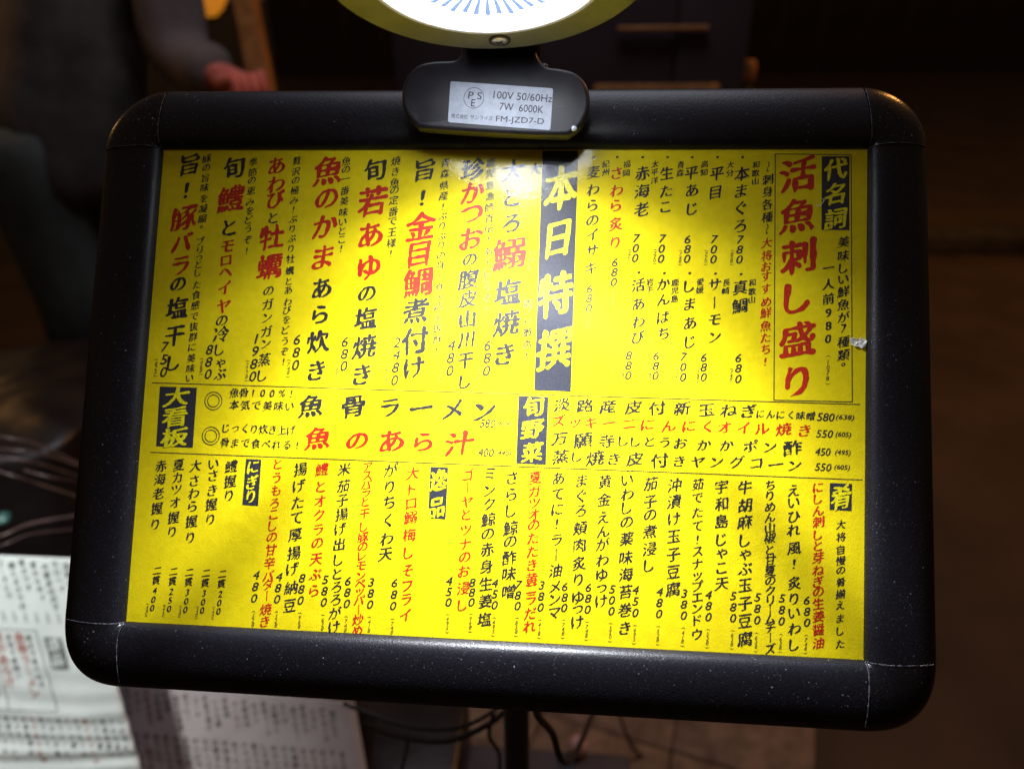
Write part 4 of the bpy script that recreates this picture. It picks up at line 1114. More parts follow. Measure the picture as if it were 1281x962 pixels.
# rating label
LZ = 0.02412
lab = [(-0.02591, 0.16604), (0.0304, 0.16173), (0.0296, 0.13844), (-0.02637, 0.14295)]
def rounded(q, r=0.08, n=4):
    out = []
    for i in range(4):
        p = Vector(q[i]); a = Vector(q[i - 1]); b = Vector(q[(i + 1) % 4])
        da = (a - p).normalized() * 0.0012; db = (b - p).normalized() * 0.0012
        for k in range(n + 1):
            t_ = k / n
            out.append(p + da * (1 - t_) ** 2 + db * t_ ** 2)
    return out
rl = rounded(lab)
V = [(p.x - OFF.x, p.y - OFF.y, LZ - OFF.z) for p in rl]
label_o = part('rating_label', V, [tuple(range(len(V) - 1, -1, -1))], M_LABEL, lamp)
label_o.data.flip_normals() if label_o.data.polygons[0].normal.z < 0 else None
def lw(text, p0, p1, h, weight=-4):
    word_mesh('label_text', text, p0[0] - OFF.x, p0[1] - OFF.y, p1[0] - OFF.x, p1[1] - OFF.y, h, LZ + 0.00012 - OFF.z, M_INK, label_o, weight)
lw('100V 50/60Hz', (-0.00186, 0.15827), (0.03015, 0.15592), 0.0042)
lw('7W  6000K', (0.00165, 0.15175), (0.02559, 0.14978), 0.0042)
lw('FM-JZD7-D', (-5e-05, 0.14437), (0.02602, 0.14279), 0.0042)
lw('株式会社', (-0.02467, 0.14663), (-0.01541, 0.1459), 0.0026)
lw('サンライズ', (-0.0141, 0.1459), (-0.00182, 0.14499), 0.0025)
lw('P', (-0.01567, 0.15809), (-0.0128, 0.15786), 0.0040)
lw('S', (-0.01082, 0.15771), (-0.00818, 0.15748), 0.0040)
lw('E', (-0.01396, 0.15381), (-0.01176, 0.15362), 0.0040)
cc = (-0.01262, 0.15651)
V, F = [], []
for k in range(40):
    th = 2 * math.pi * k / 40
    for r_ in (0.00535, 0.00562):
        V.append((cc[0] + r_ * math.cos(th) - OFF.x, cc[1] + r_ * 1.05 * math.sin(th) - OFF.y, LZ + .00012 - OFF.z))
for k in range(40):
    a, b = 2 * k, 2 * ((k + 1) % 40)
    F.append((a, a + 1, b + 1, b))
part('label_ring', V, F, M_INK, label_o)
# small LED dot at the corner of the clip, painted pale
pc = (0.04222, 0.13973, 0.0235)
V, F = lathe([(0.0001, 0.0012), (0.0010, 0.0010), (0.0016, 0.0)], 16)
V = [(p[0] + pc[0] - OFF.x, p[1] + pc[1] - OFF.y, p[2] + pc[2] - OFF.z) for p in V]
part('rubber_plug', V, F, mat('pale_rubber', (0.65, 0.68, 0.75), 0.4), lamp, True)

# lamp cable hanging behind the board down to the ground
pts = [MB @ Vector((0.03, 0.15, -0.022)), MB @ Vector((0.045, 0.05, -0.03)), MB @ Vector((0.03, -0.12, -0.03)), (0.0236, 0.0106, 0.7772), (0.0364, 0.0469, 0.695), (0.0557, 0.0888, 0.6012), (0.12, 0.45, 0.25), (0.20, 0.50, 0.02), (0.40, 0.60, 0.008)]
V, F = tube(smooth_path(pts, 8), 0.0030, 10)
cab = part('power_cable', V, F, M_CABLE, None, True)
tag(cab, 'thin black power cable slanting down right of the pole under the frame', 'cable')
for i_, pts in enumerate(([(-0.1699, 0.1515, 0.5446), (-0.1261, 0.1354, 0.5498), (-0.0707, 0.1186, 0.5725), (-0.026, 0.1108, 0.6134), (-0.0047, 0.122, 0.6303)], [(-0.1922, 0.16, 0.564), (-0.1265, 0.1419, 0.5617), (-0.0759, 0.1302, 0.5736), (-0.0377, 0.125, 0.5994), (-0.0063, 0.1392, 0.6201)], [(-0.0198, 0.1036, 0.641), (-0.0257, 0.1052, 0.6031), (-0.0175, 0.1157, 0.5581), (-0.0231, 0.1283, 0.4778)], [(-0.122, 0.1513, 0.5363), (-0.1252, 0.147, 0.5081), (-0.1375, 0.1436, 0.4622)])):
    V, F = tube(smooth_path(pts, 7), [0.0030, 0.0022, 0.0020, 0.0020][i_], 10)
    c_ = part('loose_cable', V, F, M_CABLE, None, True)
    tag(c_, ['thick black cable sagging left of the pole, lower of two', 'black cable looped just under the frame left of the pole, upper of two', 'thin black cable running down beside the left edge of the pole', 'short black cable hanging down from the sagging cables'][i_], 'cable', 'black cables under the board')

# ------------------------------------------------------------------ torn tape and lint on the board
tp = [(0.19389, 0.03232), (0.19598, 0.03324), (0.19807, 0.03198), (0.20016, 0.03333), (0.20265, 0.03122), (0.20223, 0.02904), (0.20015, 0.02725), (0.19848, 0.02851), (0.1964, 0.02846), (0.19473, 0.02929)]
ctr = Vector((sum(p[0] for p in tp) / 10, sum(p[1] for p in tp) / 10))
V, F = [], []
for k in range(4):
    s_ = 1 - k / 3.6
    for i, p in enumerate(tp):
        q = ctr.lerp(Vector(p), s_)
        V.append((q.x, q.y, 0.0012 + 0.0010 * abs(noise.noise(Vector((q.x * 700, q.y * 700, 1)))) + (0.0012 if q.x > 0.2025 else 0)))
for k in range(3):
    for i in range(10):
        F.append((k * 10 + i, k * 10 + (i + 1) % 10, (k + 1) * 10 + (i + 1) % 10, (k + 1) * 10 + i))
F.append(tuple(30 + i for i in range(10)))
tape = part('tape_scrap', V, F, M_TAPE)
tape.matrix_world = MB
tag(tape, 'torn scrap of white tape on the right edge of the yellow menu', 'tape scrap')
lp = [(0.17613, 0.10598, 0.0012), (0.17784, 0.10555, 0.0012), (0.17954, 0.10736, 0.0012), (0.18039, 0.10916, 0.0012), (0.17911, 0.1096, 0.0012)]
V, F = tube(smooth_path(lp, 4), 0.00022, 5)
lint = part('lint_thread', V, F, M_TAPE)
lint.matrix_world = MB
tag(lint, 'tiny curled pale thread on the cover beside the first heading block', 'lint')

# ------------------------------------------------------------------ ground and street behind
M_GROUND = mat('dark_asphalt', (0.05, 0.038, 0.028), 0.85)
mottled(M_GROUND, (0.040, 0.022, 0.011), (0.075, 0.043, 0.022), 3.0, 0.5, 160, detail=9, bdist=0.004)
M_SLAB = mat('brown_paving', (0.16, 0.11, 0.08), 0.8)
mottled(M_SLAB, (0.13, 0.085, 0.055), (0.26, 0.175, 0.115), 28, 0.6, 130, detail=8, bdist=0.004)
V, F = [(-60, -20, 0), (60, -20, 0), (60, 100, 0), (-60, 100, 0)], [(0, 1, 2, 3)]
g = part('ground', V, F, M_GROUND); g['kind'] = 'structure'
pv = bpy.data.objects.new('paving', None); COL.objects.link(pv); pv['kind'] = 'structure'
e0, e1 = Vector((0.5269, 0.6181, 0.0)), Vector((0.4838, 0.4568, 0.0))
pv.location = e0; pv.rotation_euler.z = math.atan2(e0.y - e1.y, e0.x - e1.x) - R(90)
slab_me = []
for k in range(3):
    v, f = box(0, 0, 0.016, 0.243, 0.243, 0.032)
    v = [(a + random.uniform(-.0015, .0015), b + random.uniform(-.0015, .0015), c + (random.uniform(-.002, .002) if c > 0.02 else 0)) for a, b, c in v]
    slab_me.append(bevel_mesh(v, f, M_SLAB, 0.004, 2, 'slab'))
for i in range(-4, 2):
    for j in range(0, 6):
        s_ = obj('slab', slab_me[(i * 3 + j) % 3], pv)
        s_.location = (-0.1235 + 0.2455 * (i - 1), -0.30 + 0.2455 * j, random.uniform(-0.002, 0.001))
        s_.rotation_euler.z = R(90 * random.randint(0, 3)) + R(random.uniform(-.4, .4))
M_KERB = mat('dark_kerb_stone', (0.05, 0.04, 0.032), 0.8)
mottled(M_KERB, (0.03, 0.024, 0.018), (0.06, 0.048, 0.036), 12, 0.4, 60, bdist=0.004)
kerb = bpy.data.objects.new('kerb', None); COL.objects.link(kerb); kerb['kind'] = 'structure'
v, f = box(0, 0, 0.05, 0.99, 0.14, 0.10)
kme = bevel_mesh(v, f, M_KERB, 0.012, 3, 'kerb_stone')
for k in range(9):
    s_ = obj('kerb_stone', kme, kerb)
    s_.location = (-0.2 + k * 1.0, 3.45 + 0.02 * k, 0); s_.rotation_euler.z = R(1.1)

# shop wall far behind
M_WALL = mat('dark_timber_wall', (0.03, 0.02, 0.014), 0.8)
mottled(M_WALL, (0.020, 0.013, 0.009), (0.042, 0.028, 0.019), 2.2, 0.3, 30, bdist=0.004)
wall = thing('shop_wall', 'dark timber boarded wall far across the street at the top right', 'wall', at((2.5, 12.0, 0)))
v, f = box(0, 0, 2.0, 0.58, 0.06, 4.0)
wme = bevel_mesh(v, f, M_WALL, 0.012, 2, 'board')
for k in range(24):
    s_ = obj('board', wme, wall)
    s_.location = (-7.0 + 0.6 * k, random.uniform(-.01, .01), 0)

# sliding door with wooden rails, directly behind the lamp
M_DOOR = mat('dark_door_panel', (0.028, 0.018, 0.022), 0.55)
mottled(M_DOOR, (0.026, 0.015, 0.019), (0.040, 0.024, 0.030), 3, 0.2, 40, bdist=0.003)
M_WOOD = mat('orange_lit_wood', (0.34, 0.16, 0.05), 0.6)
mottled(M_WOOD, (0.30, 0.12, 0.025), (0.44, 0.19, 0.045), 30, 0.3, 90, bdist=0.002)
DY = 1.62
door = thing('sliding_door', 'dark purple-brown sliding door behind the lamp with orange wooden rails at its right', 'door', at((0.3, DY, 0)))
XA, XJ, XB = -0.42, -0.205, 0.44
for xa, xb, dy in ((XA, XJ - .002, 0.0), (XJ, 0.27, 0.008), (0.274, XB, 0.0)):
    v, f = box((xa + xb) / 2 - 0.3, dy, 1.0, xb - xa, 0.03, 2.0)
    obj('door_panel', bevel_mesh(v, f, M_DOOR, 0.003, 2), door)
for (u0, u1, vv, hh) in (((0.0797, 1.7488, 1.0179), (0.3796, 1.7741, 1.0138), 0, .026), ((0.1302, 1.8274, 1.153), (0.3414, 1.8452, 1.1501), 0, .010)):
    v, f = box((u0[0] + u1[0]) / 2 - 0.3, -0.035, (u0[2] + u1[2]) / 2, u1[0] - u0[0], 0.025, hh)
    obj('door_rail', bevel_mesh(v, f, M_WOOD, 0.003, 2), door)
kp = (0.4887, 1.7955, 1.0346)
V, F = lathe([(0.0001, 0.030), (0.014, 0.028), (0.020, 0.018), (0.020, -0.018), (0.014, -0.028), (0.0001, -0.030)], 20)
kb = part('wooden_knob', [(p[0], p[1], p[2]) for p in V], F, M_WOOD, None, True)
kb.location = kp
# post that carries it
V, F = tube([(0, 0, -0.028), (0, 0, -kp[2])], 0.012, 12)
kroot = thing('wooden_post', 'slim wooden post with a round knob right of the dark door', 'post', at((kp[0], kp[1], 0)))
kb.parent = kroot; kb.location = (0, 0, kp[2])
ps = part('shaft', [(p[0], p[1], p[2] + kp[2]) for p in V], F, M_WALL, kroot, True)

# leaning timber and a paper lantern, left of the door
a0 = Vector((-0.8719, 1.8335, 1.3324)); a1 = Vector((-0.7283, 1.5167, 0.9385))
d_ = (a1 - a0).normalized(); a2 = a1 + d_ * ((a1.z - 0.02) / -d_.z)
V, F = tube([a0, a1, a2], 0.036, 4)
tb = obj('leaning_timber', mesh('leaning_timber', V, F, M_WOOD))
tag(tb, 'orange-brown timber leaning beside the dark door, behind the raised hand', 'timber')
lc = Vector((-1.2802, 2.4077, 1.3007))
M_LANT = mat('orange_lantern_paper', (0.8, 0.4, 0.1), 0.8, emit=(1.0, 0.34, 0.02), estr=0.40)
mottled(M_LANT, (0.7, 0.32, 0.08), (0.85, 0.45, 0.14), 20)
lantern = thing('paper_lantern', 'glowing orange paper lantern peeking over the grey sleeve at the top', 'lantern', at(lc))
prof = [(0.055, 0.16), (0.058, 0.15)]
for k in range(0, 25):
    t_ = k / 24
    z = 0.14 - 0.28 * t_
    r_ = 0.05 + 0.07 * math.sin(math.pi * t_) ** 0.7 + 0.0025 * math.cos(k * math.pi)
    prof.append((r_, z))
V, F = lathe(prof, 32)
part('lantern_shade', V, F, M_LANT, lantern, True)
V, F = lathe([(0.052, -0.135), (0.054, -0.15), (0.045, -0.155), (0.0005, -0.155)], 24)
part('lantern_base', V, F, M_CABLE, lantern, True)
V, F = tube([(0, 0, 0.15), (0, 0, 0.9)], 0.003, 6)
part('lantern_cord', V, F, M_CABLE, lantern, True)

# ------------------------------------------------------------------ white menu cards standing lower, at the left
def plane_matrix(tl, tr, bl):
    tl, tr, bl = Vector(tl), Vector(tr), Vector(bl)
    ex = (tr - tl).normalized(); dn_ = (bl - tl)
    ey = -(dn_ - ex * dn_.dot(ex)).normalized()
    ez = ex.cross(ey)
    m = Matrix((ex, ey, ez)).transposed().to_4x4()
    m.translation = tl
    return m, (tr - tl).length, (dn_).length, dn_.dot(ex) / dn_.length

def menu_card(label, tl, tr, bl, W_, H_, material, wave, name='menu_card'):
    m, w_, h_, sl = plane_matrix(tl, tr, bl)
    def fm(p):
        x, y, z = p
        t_ = max(0.0, -y / H_)
        k = wave * max(0.0, (t_ - 0.30)) ** 1.1
        ph = (-y) * (110 + 90 * t_) + 7 * x + 2.6 * math.sin(x * 11 + 1.0 + 3 * t_) + 1.3 * noise.noise(Vector((x * 9, y * 14, 2)))
        dz = k * (math.sin(ph) + 0.55 * math.sin(ph * 0.53 + 2.0 + x * 8)) + 0.004 * math.sin(x * 12 + 0.5) * t_
        return (x + (-y) * sl, y, z + dz)
    root = thing(name, label, 'menu card', m)
    V, F = [], []
    nx_, ny_ = 20, 110
    for j in range(ny_ + 1):
        for i in range(nx_ + 1):
            V.append(fm((W_ * i / nx_, -H_ * j / ny_, 0)))
    for j in range(ny_):
        for i in range(nx_):
            a = j * (nx_ + 1) + i
            F.append((a, a + nx_ + 1, a + nx_ + 2, a + 1))
    n0 = len(V)
    pp = part('card_sheet', V, F, material, root, True)
    so = pp.modifiers.new('t', 'SOLIDIFY'); so.thickness = 0.0012; so.offset = -1
    return root, fm

pool = [l[2] for l in LINES if l[0] == 'dish_name' and len(l[2]) > 3]
c1, fm1 = menu_card('white menu card with red and black lettering, brightly lit, left of the frame', (-0.7977, 0.3041, 0.6155), (-0.5793, 0.3181, 0.6043), (-0.7054, 0.177, 0.3678), 0.219, 0.285, M_WHITE, 0.0026)
def ccol(root, fm, text, x, y, s, m_, step=1.12, w=3, asp=1.0):
    lettering('card_lettering', [(c, x, -(y + i * s * step), s, s * asp) for i, c in enumerate(text)], 0.0007, m_, root, w, True, fm)
random.seed(11)
for k in range(15):
    x = 0.012 + k * 0.0142
    t_ = pool[(k * 5 + 3) % len(pool)][:4 + (k * 7) % 3]
    ccol(c1, fm1, t_, x, 0.008 + 0.002 * (k % 3), 0.0092, M_CINK)
    ccol(c1, fm1, '580', x, 0.072, 0.0052, M_CINK, 0.9)
for x, t_, m_ in ((0.060, '活魚刺し盛り', M_CRED), (0.082, '魚のあら汁', M_CRED), (0.110, '魚骨ラーメン', M_CRED), (0.096, '本気で美味い', M_CINK), (0.122, '骨まで食べれる', M_CINK), (0.030, '金目鯛煮付け', M_CINK)):
    big = m_ is M_CRED
    ccol(c1, fm1, t_, x, 0.104, 0.0145 if big else 0.0085, m_, 0.98 if big else 1.15)
for a, b in (((.016, .094), (.134, .094)), ((.134, .094), (.134, .196)), ((.134, .196), (.016, .196)), ((.072, .094), (.072, .196))):
    V = [fm1((a[0] - .0004, -a[1] + .0004, .0008)), fm1((a[0] + .0004, -a[1] - .0004, .0008))]
    P0 = [fm1((a[0] + (b[0] - a[0]) * q / 24, -(a[1] + (b[1] - a[1]) * q / 24), .0009)) for q in range(25)]
    V, F = tube(P0, 0.0004, 4)
    part('card_rule', V, F, M_CINK, c1)
V, F = [], []
for j in range(9):
    for i in range(3):
        V.append(fm1((.142 + .022 * i / 2, -(.102 + .040 * j / 8), .0010)))
for j in range(8):
    for i in range(2):
        a = j * 3 + i; F.append((a, a + 3, a + 4, a + 1))
hb = part('card_heading_block', V, F, M_CINK, c1)
lettering('card_heading_lettering', [('逸', .153, -.111, .017, .017), ('品', .153, -.130, .017, .017)], 0.0016, M_WHITE, hb, 1, True, fm1)
for k in range(19):
    x = 0.008 + k * 0.0112
    t_ = pool[(k * 3 + 1) % len(pool)][:4 + k % 3]
    ccol(c1, fm1, t_, x, 0.208, 0.0076, M_CRED if k % 6 == 2 else M_CINK, 1.35)

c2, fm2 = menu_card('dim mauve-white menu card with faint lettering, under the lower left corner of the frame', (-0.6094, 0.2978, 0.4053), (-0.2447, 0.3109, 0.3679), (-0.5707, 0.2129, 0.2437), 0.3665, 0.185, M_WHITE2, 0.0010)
for k in range(24):
    x = 0.016 + k * 0.0137
    t_ = pool[(k * 4 + 2) % len(pool)][:3 + (k * 5) % 3]
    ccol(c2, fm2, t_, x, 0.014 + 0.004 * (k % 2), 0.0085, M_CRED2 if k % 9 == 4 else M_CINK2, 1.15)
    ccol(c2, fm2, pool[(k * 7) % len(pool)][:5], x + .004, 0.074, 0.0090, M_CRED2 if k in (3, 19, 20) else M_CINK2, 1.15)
# easels that carry the two cards
M_EASEL = mat('dark_easel_wood', (0.02, 0.015, 0.012), 0.6)
mottled(M_EASEL, (0.014, 0.010, 0.008), (0.028, 0.02, 0.016), 14, 0.2, 60)
for src, W_, H_, zoff, lb in ((c1, .22, .285, -.026, 'dark wooden easel holding the brightly lit white menu card'), (c2, .366, .185, -.022, 'dark wooden easel behind the dim mauve-white menu card')):
    m = src.matrix_world if False else src.matrix_basis
    e = thing('card_easel', lb, 'easel', at((m.translation.x, m.translation.y, 0)))
    base = m.translation.copy(); base.z = 0
    def cw(p):
        return (m @ Vector(p)) - Vector((m.translation.x, m.translation.y, 0))
    v, f = box(W_ / 2 + .03, -H_ / 2 - .005, zoff + .006, W_ * .9, H_ * .9, .008)
    part('easel_board', [cw(p) for p in v], f, M_EASEL, e)
    for x in (0.05, W_ + .02):
        p0 = cw((x, -0.02, zoff)); p1 = cw((x, -H_, zoff))
        d_ = (p1 - p0).normalized(); pe = p1 + d_ * ((p1.z) / max(1e-3, -d_.z)) * 0.98
        V, F = tube([p0, p1, pe], 0.010, 8)
        part('leg', V, F, M_EASEL, e)
    p0 = cw((W_ / 2 + .03, -0.02, zoff - .01)); pe = Vector((p0.x + .02, p0.y + .30, 0.0))
    V, F = tube([p0, pe], 0.010, 8)
    part('leg', V, F, M_EASEL, e)

# ------------------------------------------------------------------ plastic-draped stool with modelled glints, left
M_BAG = mat('black_plastic_sheet', (0.010, 0.007, 0.007), 0.38)
mottled(M_BAG, (0.008, 0.005, 0.005), (0.014, 0.010, 0.009), 12, 0.25, 22, bdist=0.006)
bc = Vector((-0.9584, 0.649, 0.5412))
topz = (-1.0177, 0.7976, 0.6556)[2]
V, F = [], []
NB, NH = 64, 34
for j in range(NH + 1):
    t_ = j / NH
    if t_ < 0.3:
        z = topz - 0.03 * (t_ / 0.3) ** 2; r_ = 0.235 * math.sin(t_ / 0.3 * math.pi / 2) + 0.0005
    else:
        z = (topz - 0.03) * (1 - (t_ - 0.3) / 0.7); r_ = 0.235 + 0.05 * (t_ - 0.3)
    for k in range(NB):
        th = 2 * math.pi * k / NB
        fold = 0.018 * math.sin(th * 9 + 2 * t_) * min(1, t_ * 2.5) + 0.03 * noise.noise(Vector((math.cos(th) * 2, math.sin(th) * 2, z * 5)))
        V.append(((r_ + fold * min(1, t_ * 4)) * math.cos(th), (r_ + fold * min(1, t_ * 4)) * math.sin(th), z + 0.012 * noise.noise(Vector((r_ * 14 * math.cos(th), r_ * 14 * math.sin(th), 4)))))
for j in range(NH):
    for k in range(NB):
        F.append((j * NB + k, (j + 1) * NB + k, (j + 1) * NB + (k + 1) % NB, j * NB + (k + 1) % NB))
bag = part('draped_stool', V, F, M_BAG, None, True)
bag.location = (bc.x, bc.y, 0)
tag(bag, 'stool draped in black plastic sheet, left of the frame above the white card', 'draped stool')
M_GLINT = mat('brown_rubber_cord', (0.10, 0.055, 0.05), 0.30)  # glints on the plastic folds, modelled as thin brown tubes
mottled(M_GLINT, (0.05, 0.026, 0.022), (0.10, 0.06, 0.055), 40)
glints = [[(-0.7491, 0.4236, 0.7211), (-0.7056, 0.4241, 0.7148), (-0.685, 0.438, 0.6948), (-0.6461, 0.4599, 0.6449)], [(-0.7486, 0.4147, 0.7049), (-0.6943, 0.4172, 0.7003), (-0.6735, 0.4325, 0.683), (-0.6345, 0.4581, 0.6396)], [(-0.7483, 0.4095, 0.6953), (-0.6994, 0.411, 0.6899), (-0.6809, 0.4255, 0.6714), (-0.6456, 0.4517, 0.6297)], [(-0.7478, 0.4023, 0.6819), (-0.7041, 0.3997, 0.6699), (-0.6857, 0.4123, 0.6481), (-0.6448, 0.4379, 0.6044)], [(-0.6936, 0.4048, 0.6774), (-0.6608, 0.4033, 0.6693), (-0.6461, 0.4183, 0.6524), (-0.634, 0.4493, 0.6235)], [(-0.7557, 0.3504, 0.5886), (-0.7149, 0.3612, 0.6014), (-0.6952, 0.3854, 0.6006), (-0.6442, 0.428, 0.5862)], [(-0.7474, 0.3392, 0.5876), (-0.707, 0.3478, 0.5965), (-0.6875, 0.3713, 0.5944), (-0.6437, 0.4186, 0.569)]]
cl = ['topmost thin brown cord curving over the black plastic left of the frame', 'second thin brown cord from the top over the black plastic', 'third thin brown cord from the top over the black plastic', 'fourth brown cord from the top, dipping steepest over the black plastic', 'short brown cord nearest the frame below the others', 'thick brown cord rising to the right just above the white card', 'pale thin cord rising to the right, lowest above the white card']
for k, pts in enumerate(glints):
    V, F = tube(smooth_path(pts, 7), 0.0014 if k != 5 else 0.0026, 8)
    c_ = part('brown_cord', V, F, M_GLINT, None, True)
    tag(c_, cl[k], 'cord', 'brown cords over the black plastic')
# crumpled teal wrapper
M_TEAL = mat('teal_wrapper', (0.05, 0.16, 0.15), 0.4)
mottled(M_TEAL, (0.02, 0.07, 0.065), (0.05, 0.14, 0.13), 60, 0.3, 200)
wr = Vector((-0.7352, 0.3858, 0.6079))
bm = bmesh.new(); bmesh.ops.create_icosphere(bm, subdivisions=3, radius=0.010)
for v_ in bm.verts:
    v_.co *= 1 + 0.35 * noise.noise(v_.co * 90); v_.co.z *= 0.8
me = bpy.data.meshes.new('teal_wrapper'); bm.to_mesh(me); bm.free(); me.materials.append(M_TEAL)
w_ = obj('teal_wrapper', me); w_.location = wr
tag(w_, 'crumpled teal wrapper at the left edge just above the white card', 'wrapper')

# ------------------------------------------------------------------ things on the paving under the board
M_SLATE = mat('slate_grey_block', (0.055, 0.05, 0.06), 0.7)
mottled(M_SLATE, (0.045, 0.04, 0.05), (0.07, 0.062, 0.072), 14, 0.4, 90)
b0 = (-0.121, 0.4079, 0.16); b1 = (0.1553, 0.4085, 0.16)
v, f = box((b0[0] + b1[0]) / 2, b0[1] - 0.09, 0.10, b1[0] - b0[0], 0.18, 0.12)
blk = obj('weight_block', bevel_mesh(v, f, M_SLATE, 0.008, 3, 'weight_block'))
tag(blk, 'low slate-grey weight block on the paving behind the pole', 'weight block')
kn = Vector((0.0715, 0.4023, 0.18))
V, F = lathe([(0.0005, -0.017), (0.007, -0.0155), (0.0125, -0.010), (0.0155, -0.002), (0.0150, 0.005), (0.0115, 0.0112), (0.006, 0.0145), (0.0005, 0.0155)], 24)
kb2 = part('pink_ball', V, F, mat('pale_pink_rubber', (0.62, 0.34, 0.30), 0.5), None, True)
mottled(kb2.data.materials[0], (0.56, 0.30, 0.26), (0.68, 0.38, 0.34), 60)
kb2.location = kn
tag(kb2, 'pale pink rubber ball resting on the grey block right of the pole', 'ball')
v, f = box((-0.1982, 0.3297, 0.22)[0], (-0.1982, 0.3297, 0.22)[1], 0.13, 0.19, 0.20, 0.22)
bx = obj('black_tool_box', bevel_mesh(v, f, M_BAG, 0.012, 3, 'black_tool_box'))
tag(bx, 'black box standing on the paving left of the pole under the cables', 'box')

# ------------------------------------------------------------------ the person behind the board
def skin(name, nodes, edges, material, parent, folds=0.0, freq=9.0, sub=2):
    me = bpy.data.meshes.new(name)
    keys = list(nodes)
    me.from_pydata([nodes[k][0] for k in keys], [(keys.index(a), keys.index(b)) for a, b in edges], [])
    o = bpy.data.objects.new(name, me); COL.objects.link(o)
    sk = o.modifiers.new('s', 'SKIN'); sk.use_smooth_shade = True
    lay = me.skin_vertices[0] if me.skin_vertices else None
    if lay is None:
        bm = bmesh.new(); bm.from_mesh(me); bm.verts.layers.skin.verify(); bm.to_mesh(me); bm.free()
        lay = me.skin_vertices[0]
    for i, k in enumerate(keys):
        r_ = nodes[k][1]
        lay.data[i].radius = r_ if isinstance(r_, tuple) else (r_, r_)
        lay.data[i].use_root = (i == 0)
    ss = o.modifiers.new('u', 'SUBSURF'); ss.levels = sub; ss.render_levels = sub
    dg = bpy.context.evaluated_depsgraph_get()
    new = bpy.data.meshes.new_from_object(o.evaluated_get(dg))
    bpy.data.objects.remove(o)
    new.name = name
    new.materials.clear(); new.materials.append(material)
    if folds:
        for v_ in new.vertices:
            q = v_.co
            n_ = noise.noise(Vector((q.x * freq, q.y * freq, q.z * freq * 0.45))) + 0.5 * noise.noise(Vector((q.x * freq * 2.3, q.y * freq * 2.3, q.z * freq)))
            v_.co = q + v_.normal * n_ * folds
    new.polygons.foreach_set('use_smooth', [True] * len(new.polygons))
    return obj(name, new, parent)

M_SKIN = mat('warm_skin', (0.55, 0.20, 0.15), 0.55)
mottled(M_SKIN, (0.62, 0.13, 0.09), (0.80, 0.24, 0.18), 40, 0.1, 300)
M_SHIRT = mat('taupe_cloth', (0.30, 0.23, 0.20), 0.9)
mottled(M_SHIRT, (0.12, 0.092, 0.080), (0.22, 0.17, 0.15), 8, 0.4, 120, bdist=0.002)
M_VEST = mat('dark_brown_cloth', (0.045, 0.036, 0.032), 0.85)
mottled(M_VEST, (0.022, 0.018, 0.014), (0.080, 0.062, 0.055), 9, 0.5, 60, bdist=0.004)
M_TROU = mat('pale_grey_green_cloth', (0.20, 0.23, 0.22), 0.85)
mottled(M_TROU, (0.022, 0.026, 0.023), (0.075, 0.090, 0.082), 5, 0.4, 60, bdist=0.003)
M_HAIR = mat('black_hair', (0.012, 0.010, 0.009), 0.5)
mottled(M_HAIR, (0.009, 0.007, 0.006), (0.02, 0.016, 0.014), 60)
hip = Vector((-1.1027, 1.2685, 0.945))
base = Vector((hip.x, hip.y, 0))
person = thing('person', 'person in dark vest and taupe sleeves raising one fist, behind the frame at left', 'person', at(base))
def B(p): return tuple(Vector(p) - base)
sh = Vector((-0.8927, 1.4594, 1.4673)); elb = Vector((-0.8221, 1.3185, 1.1145)); wri = Vector((-0.7002, 1.233, 1.0842))
sh2 = Vector((-1.3455, 1.7224, 1.5223)); elb2 = Vector((-1.2987, 1.5859, 1.1398)); wri2 = Vector((-1.0565, 1.3918, 0.9954))
chest = Vector((-1.1064, 1.5315, 1.4051)); waist = Vector((-1.1103, 1.3829, 1.1344))
nk = chest + Vector((0.01, 0, 0.20)); hd = nk + Vector((0.03, -0.01, 0.15))
hl = hip + Vector((-0.05, -0.07, -0.06)); hr = hip + Vector((0.03, 0.09, -0.06))
kl = Vector((hl.x + .02, hl.y - .01, 0.50)); kr = Vector((hr.x + .05, hr.y, 0.50))
al = Vector((hl.x - .02, hl.y, 0.09)); ar = Vector((hr.x + .02, hr.y, 0.09))
hu = (wri - elb).normalized()
palm = wri + hu * 0.055
N_ = {'hip': (B(hip), (.12, .10)), 'waist': (B(waist), (.125, .10)), 'chest': (B(chest), (.16, .12)), 'neck': (B(nk), .055),
      'jaw': (B(nk + Vector((.015, 0, .06))), .058), 'head': (B(hd), (.085, .095)), 'crown': (B(hd + Vector((0, 0, .09))), (.06, .07)),
      'sh': (B(sh), .06), 'elb': (B(elb), .043), 'wri': (B(wri), .028), 'palm': (B(palm), (.036, .024)),
      'sh2': (B(sh2), .06), 'elb2': (B(elb2), .043), 'wri2': (B(wri2), .028), 'palm2': (B(wri2 + Vector((.06, -.03, .01))), (.036, .022)),
      'hl': (B(hl), .066), 'kl': (B(kl), .058), 'al': (B(al), .04), 'tl': (B(al + Vector((.13, -.02, -.05))), .035),
      'hr': (B(hr), .066), 'kr': (B(kr), .058), 'ar': (B(ar), .04), 'tr': (B(ar + Vector((.13, -.02, -.05))), .035)}
E_ = [('hip', 'waist'), ('waist', 'chest'), ('chest', 'neck'), ('neck', 'jaw'), ('jaw', 'head'), ('head', 'crown'), ('chest', 'sh'), ('sh', 'elb'), ('elb', 'wri'), ('wri', 'palm'),
      ('chest', 'sh2'), ('sh2', 'elb2'), ('elb2', 'wri2'), ('wri2', 'palm2'), ('hip', 'hl'), ('hl', 'kl'), ('kl', 'al'), ('al', 'tl'), ('hip', 'hr'), ('hr', 'kr'), ('kr', 'ar'), ('ar', 'tr')]
upv = Vector((0.10, 0.05, 1)).normalized(); sd = hu.cross(upv).normalized()
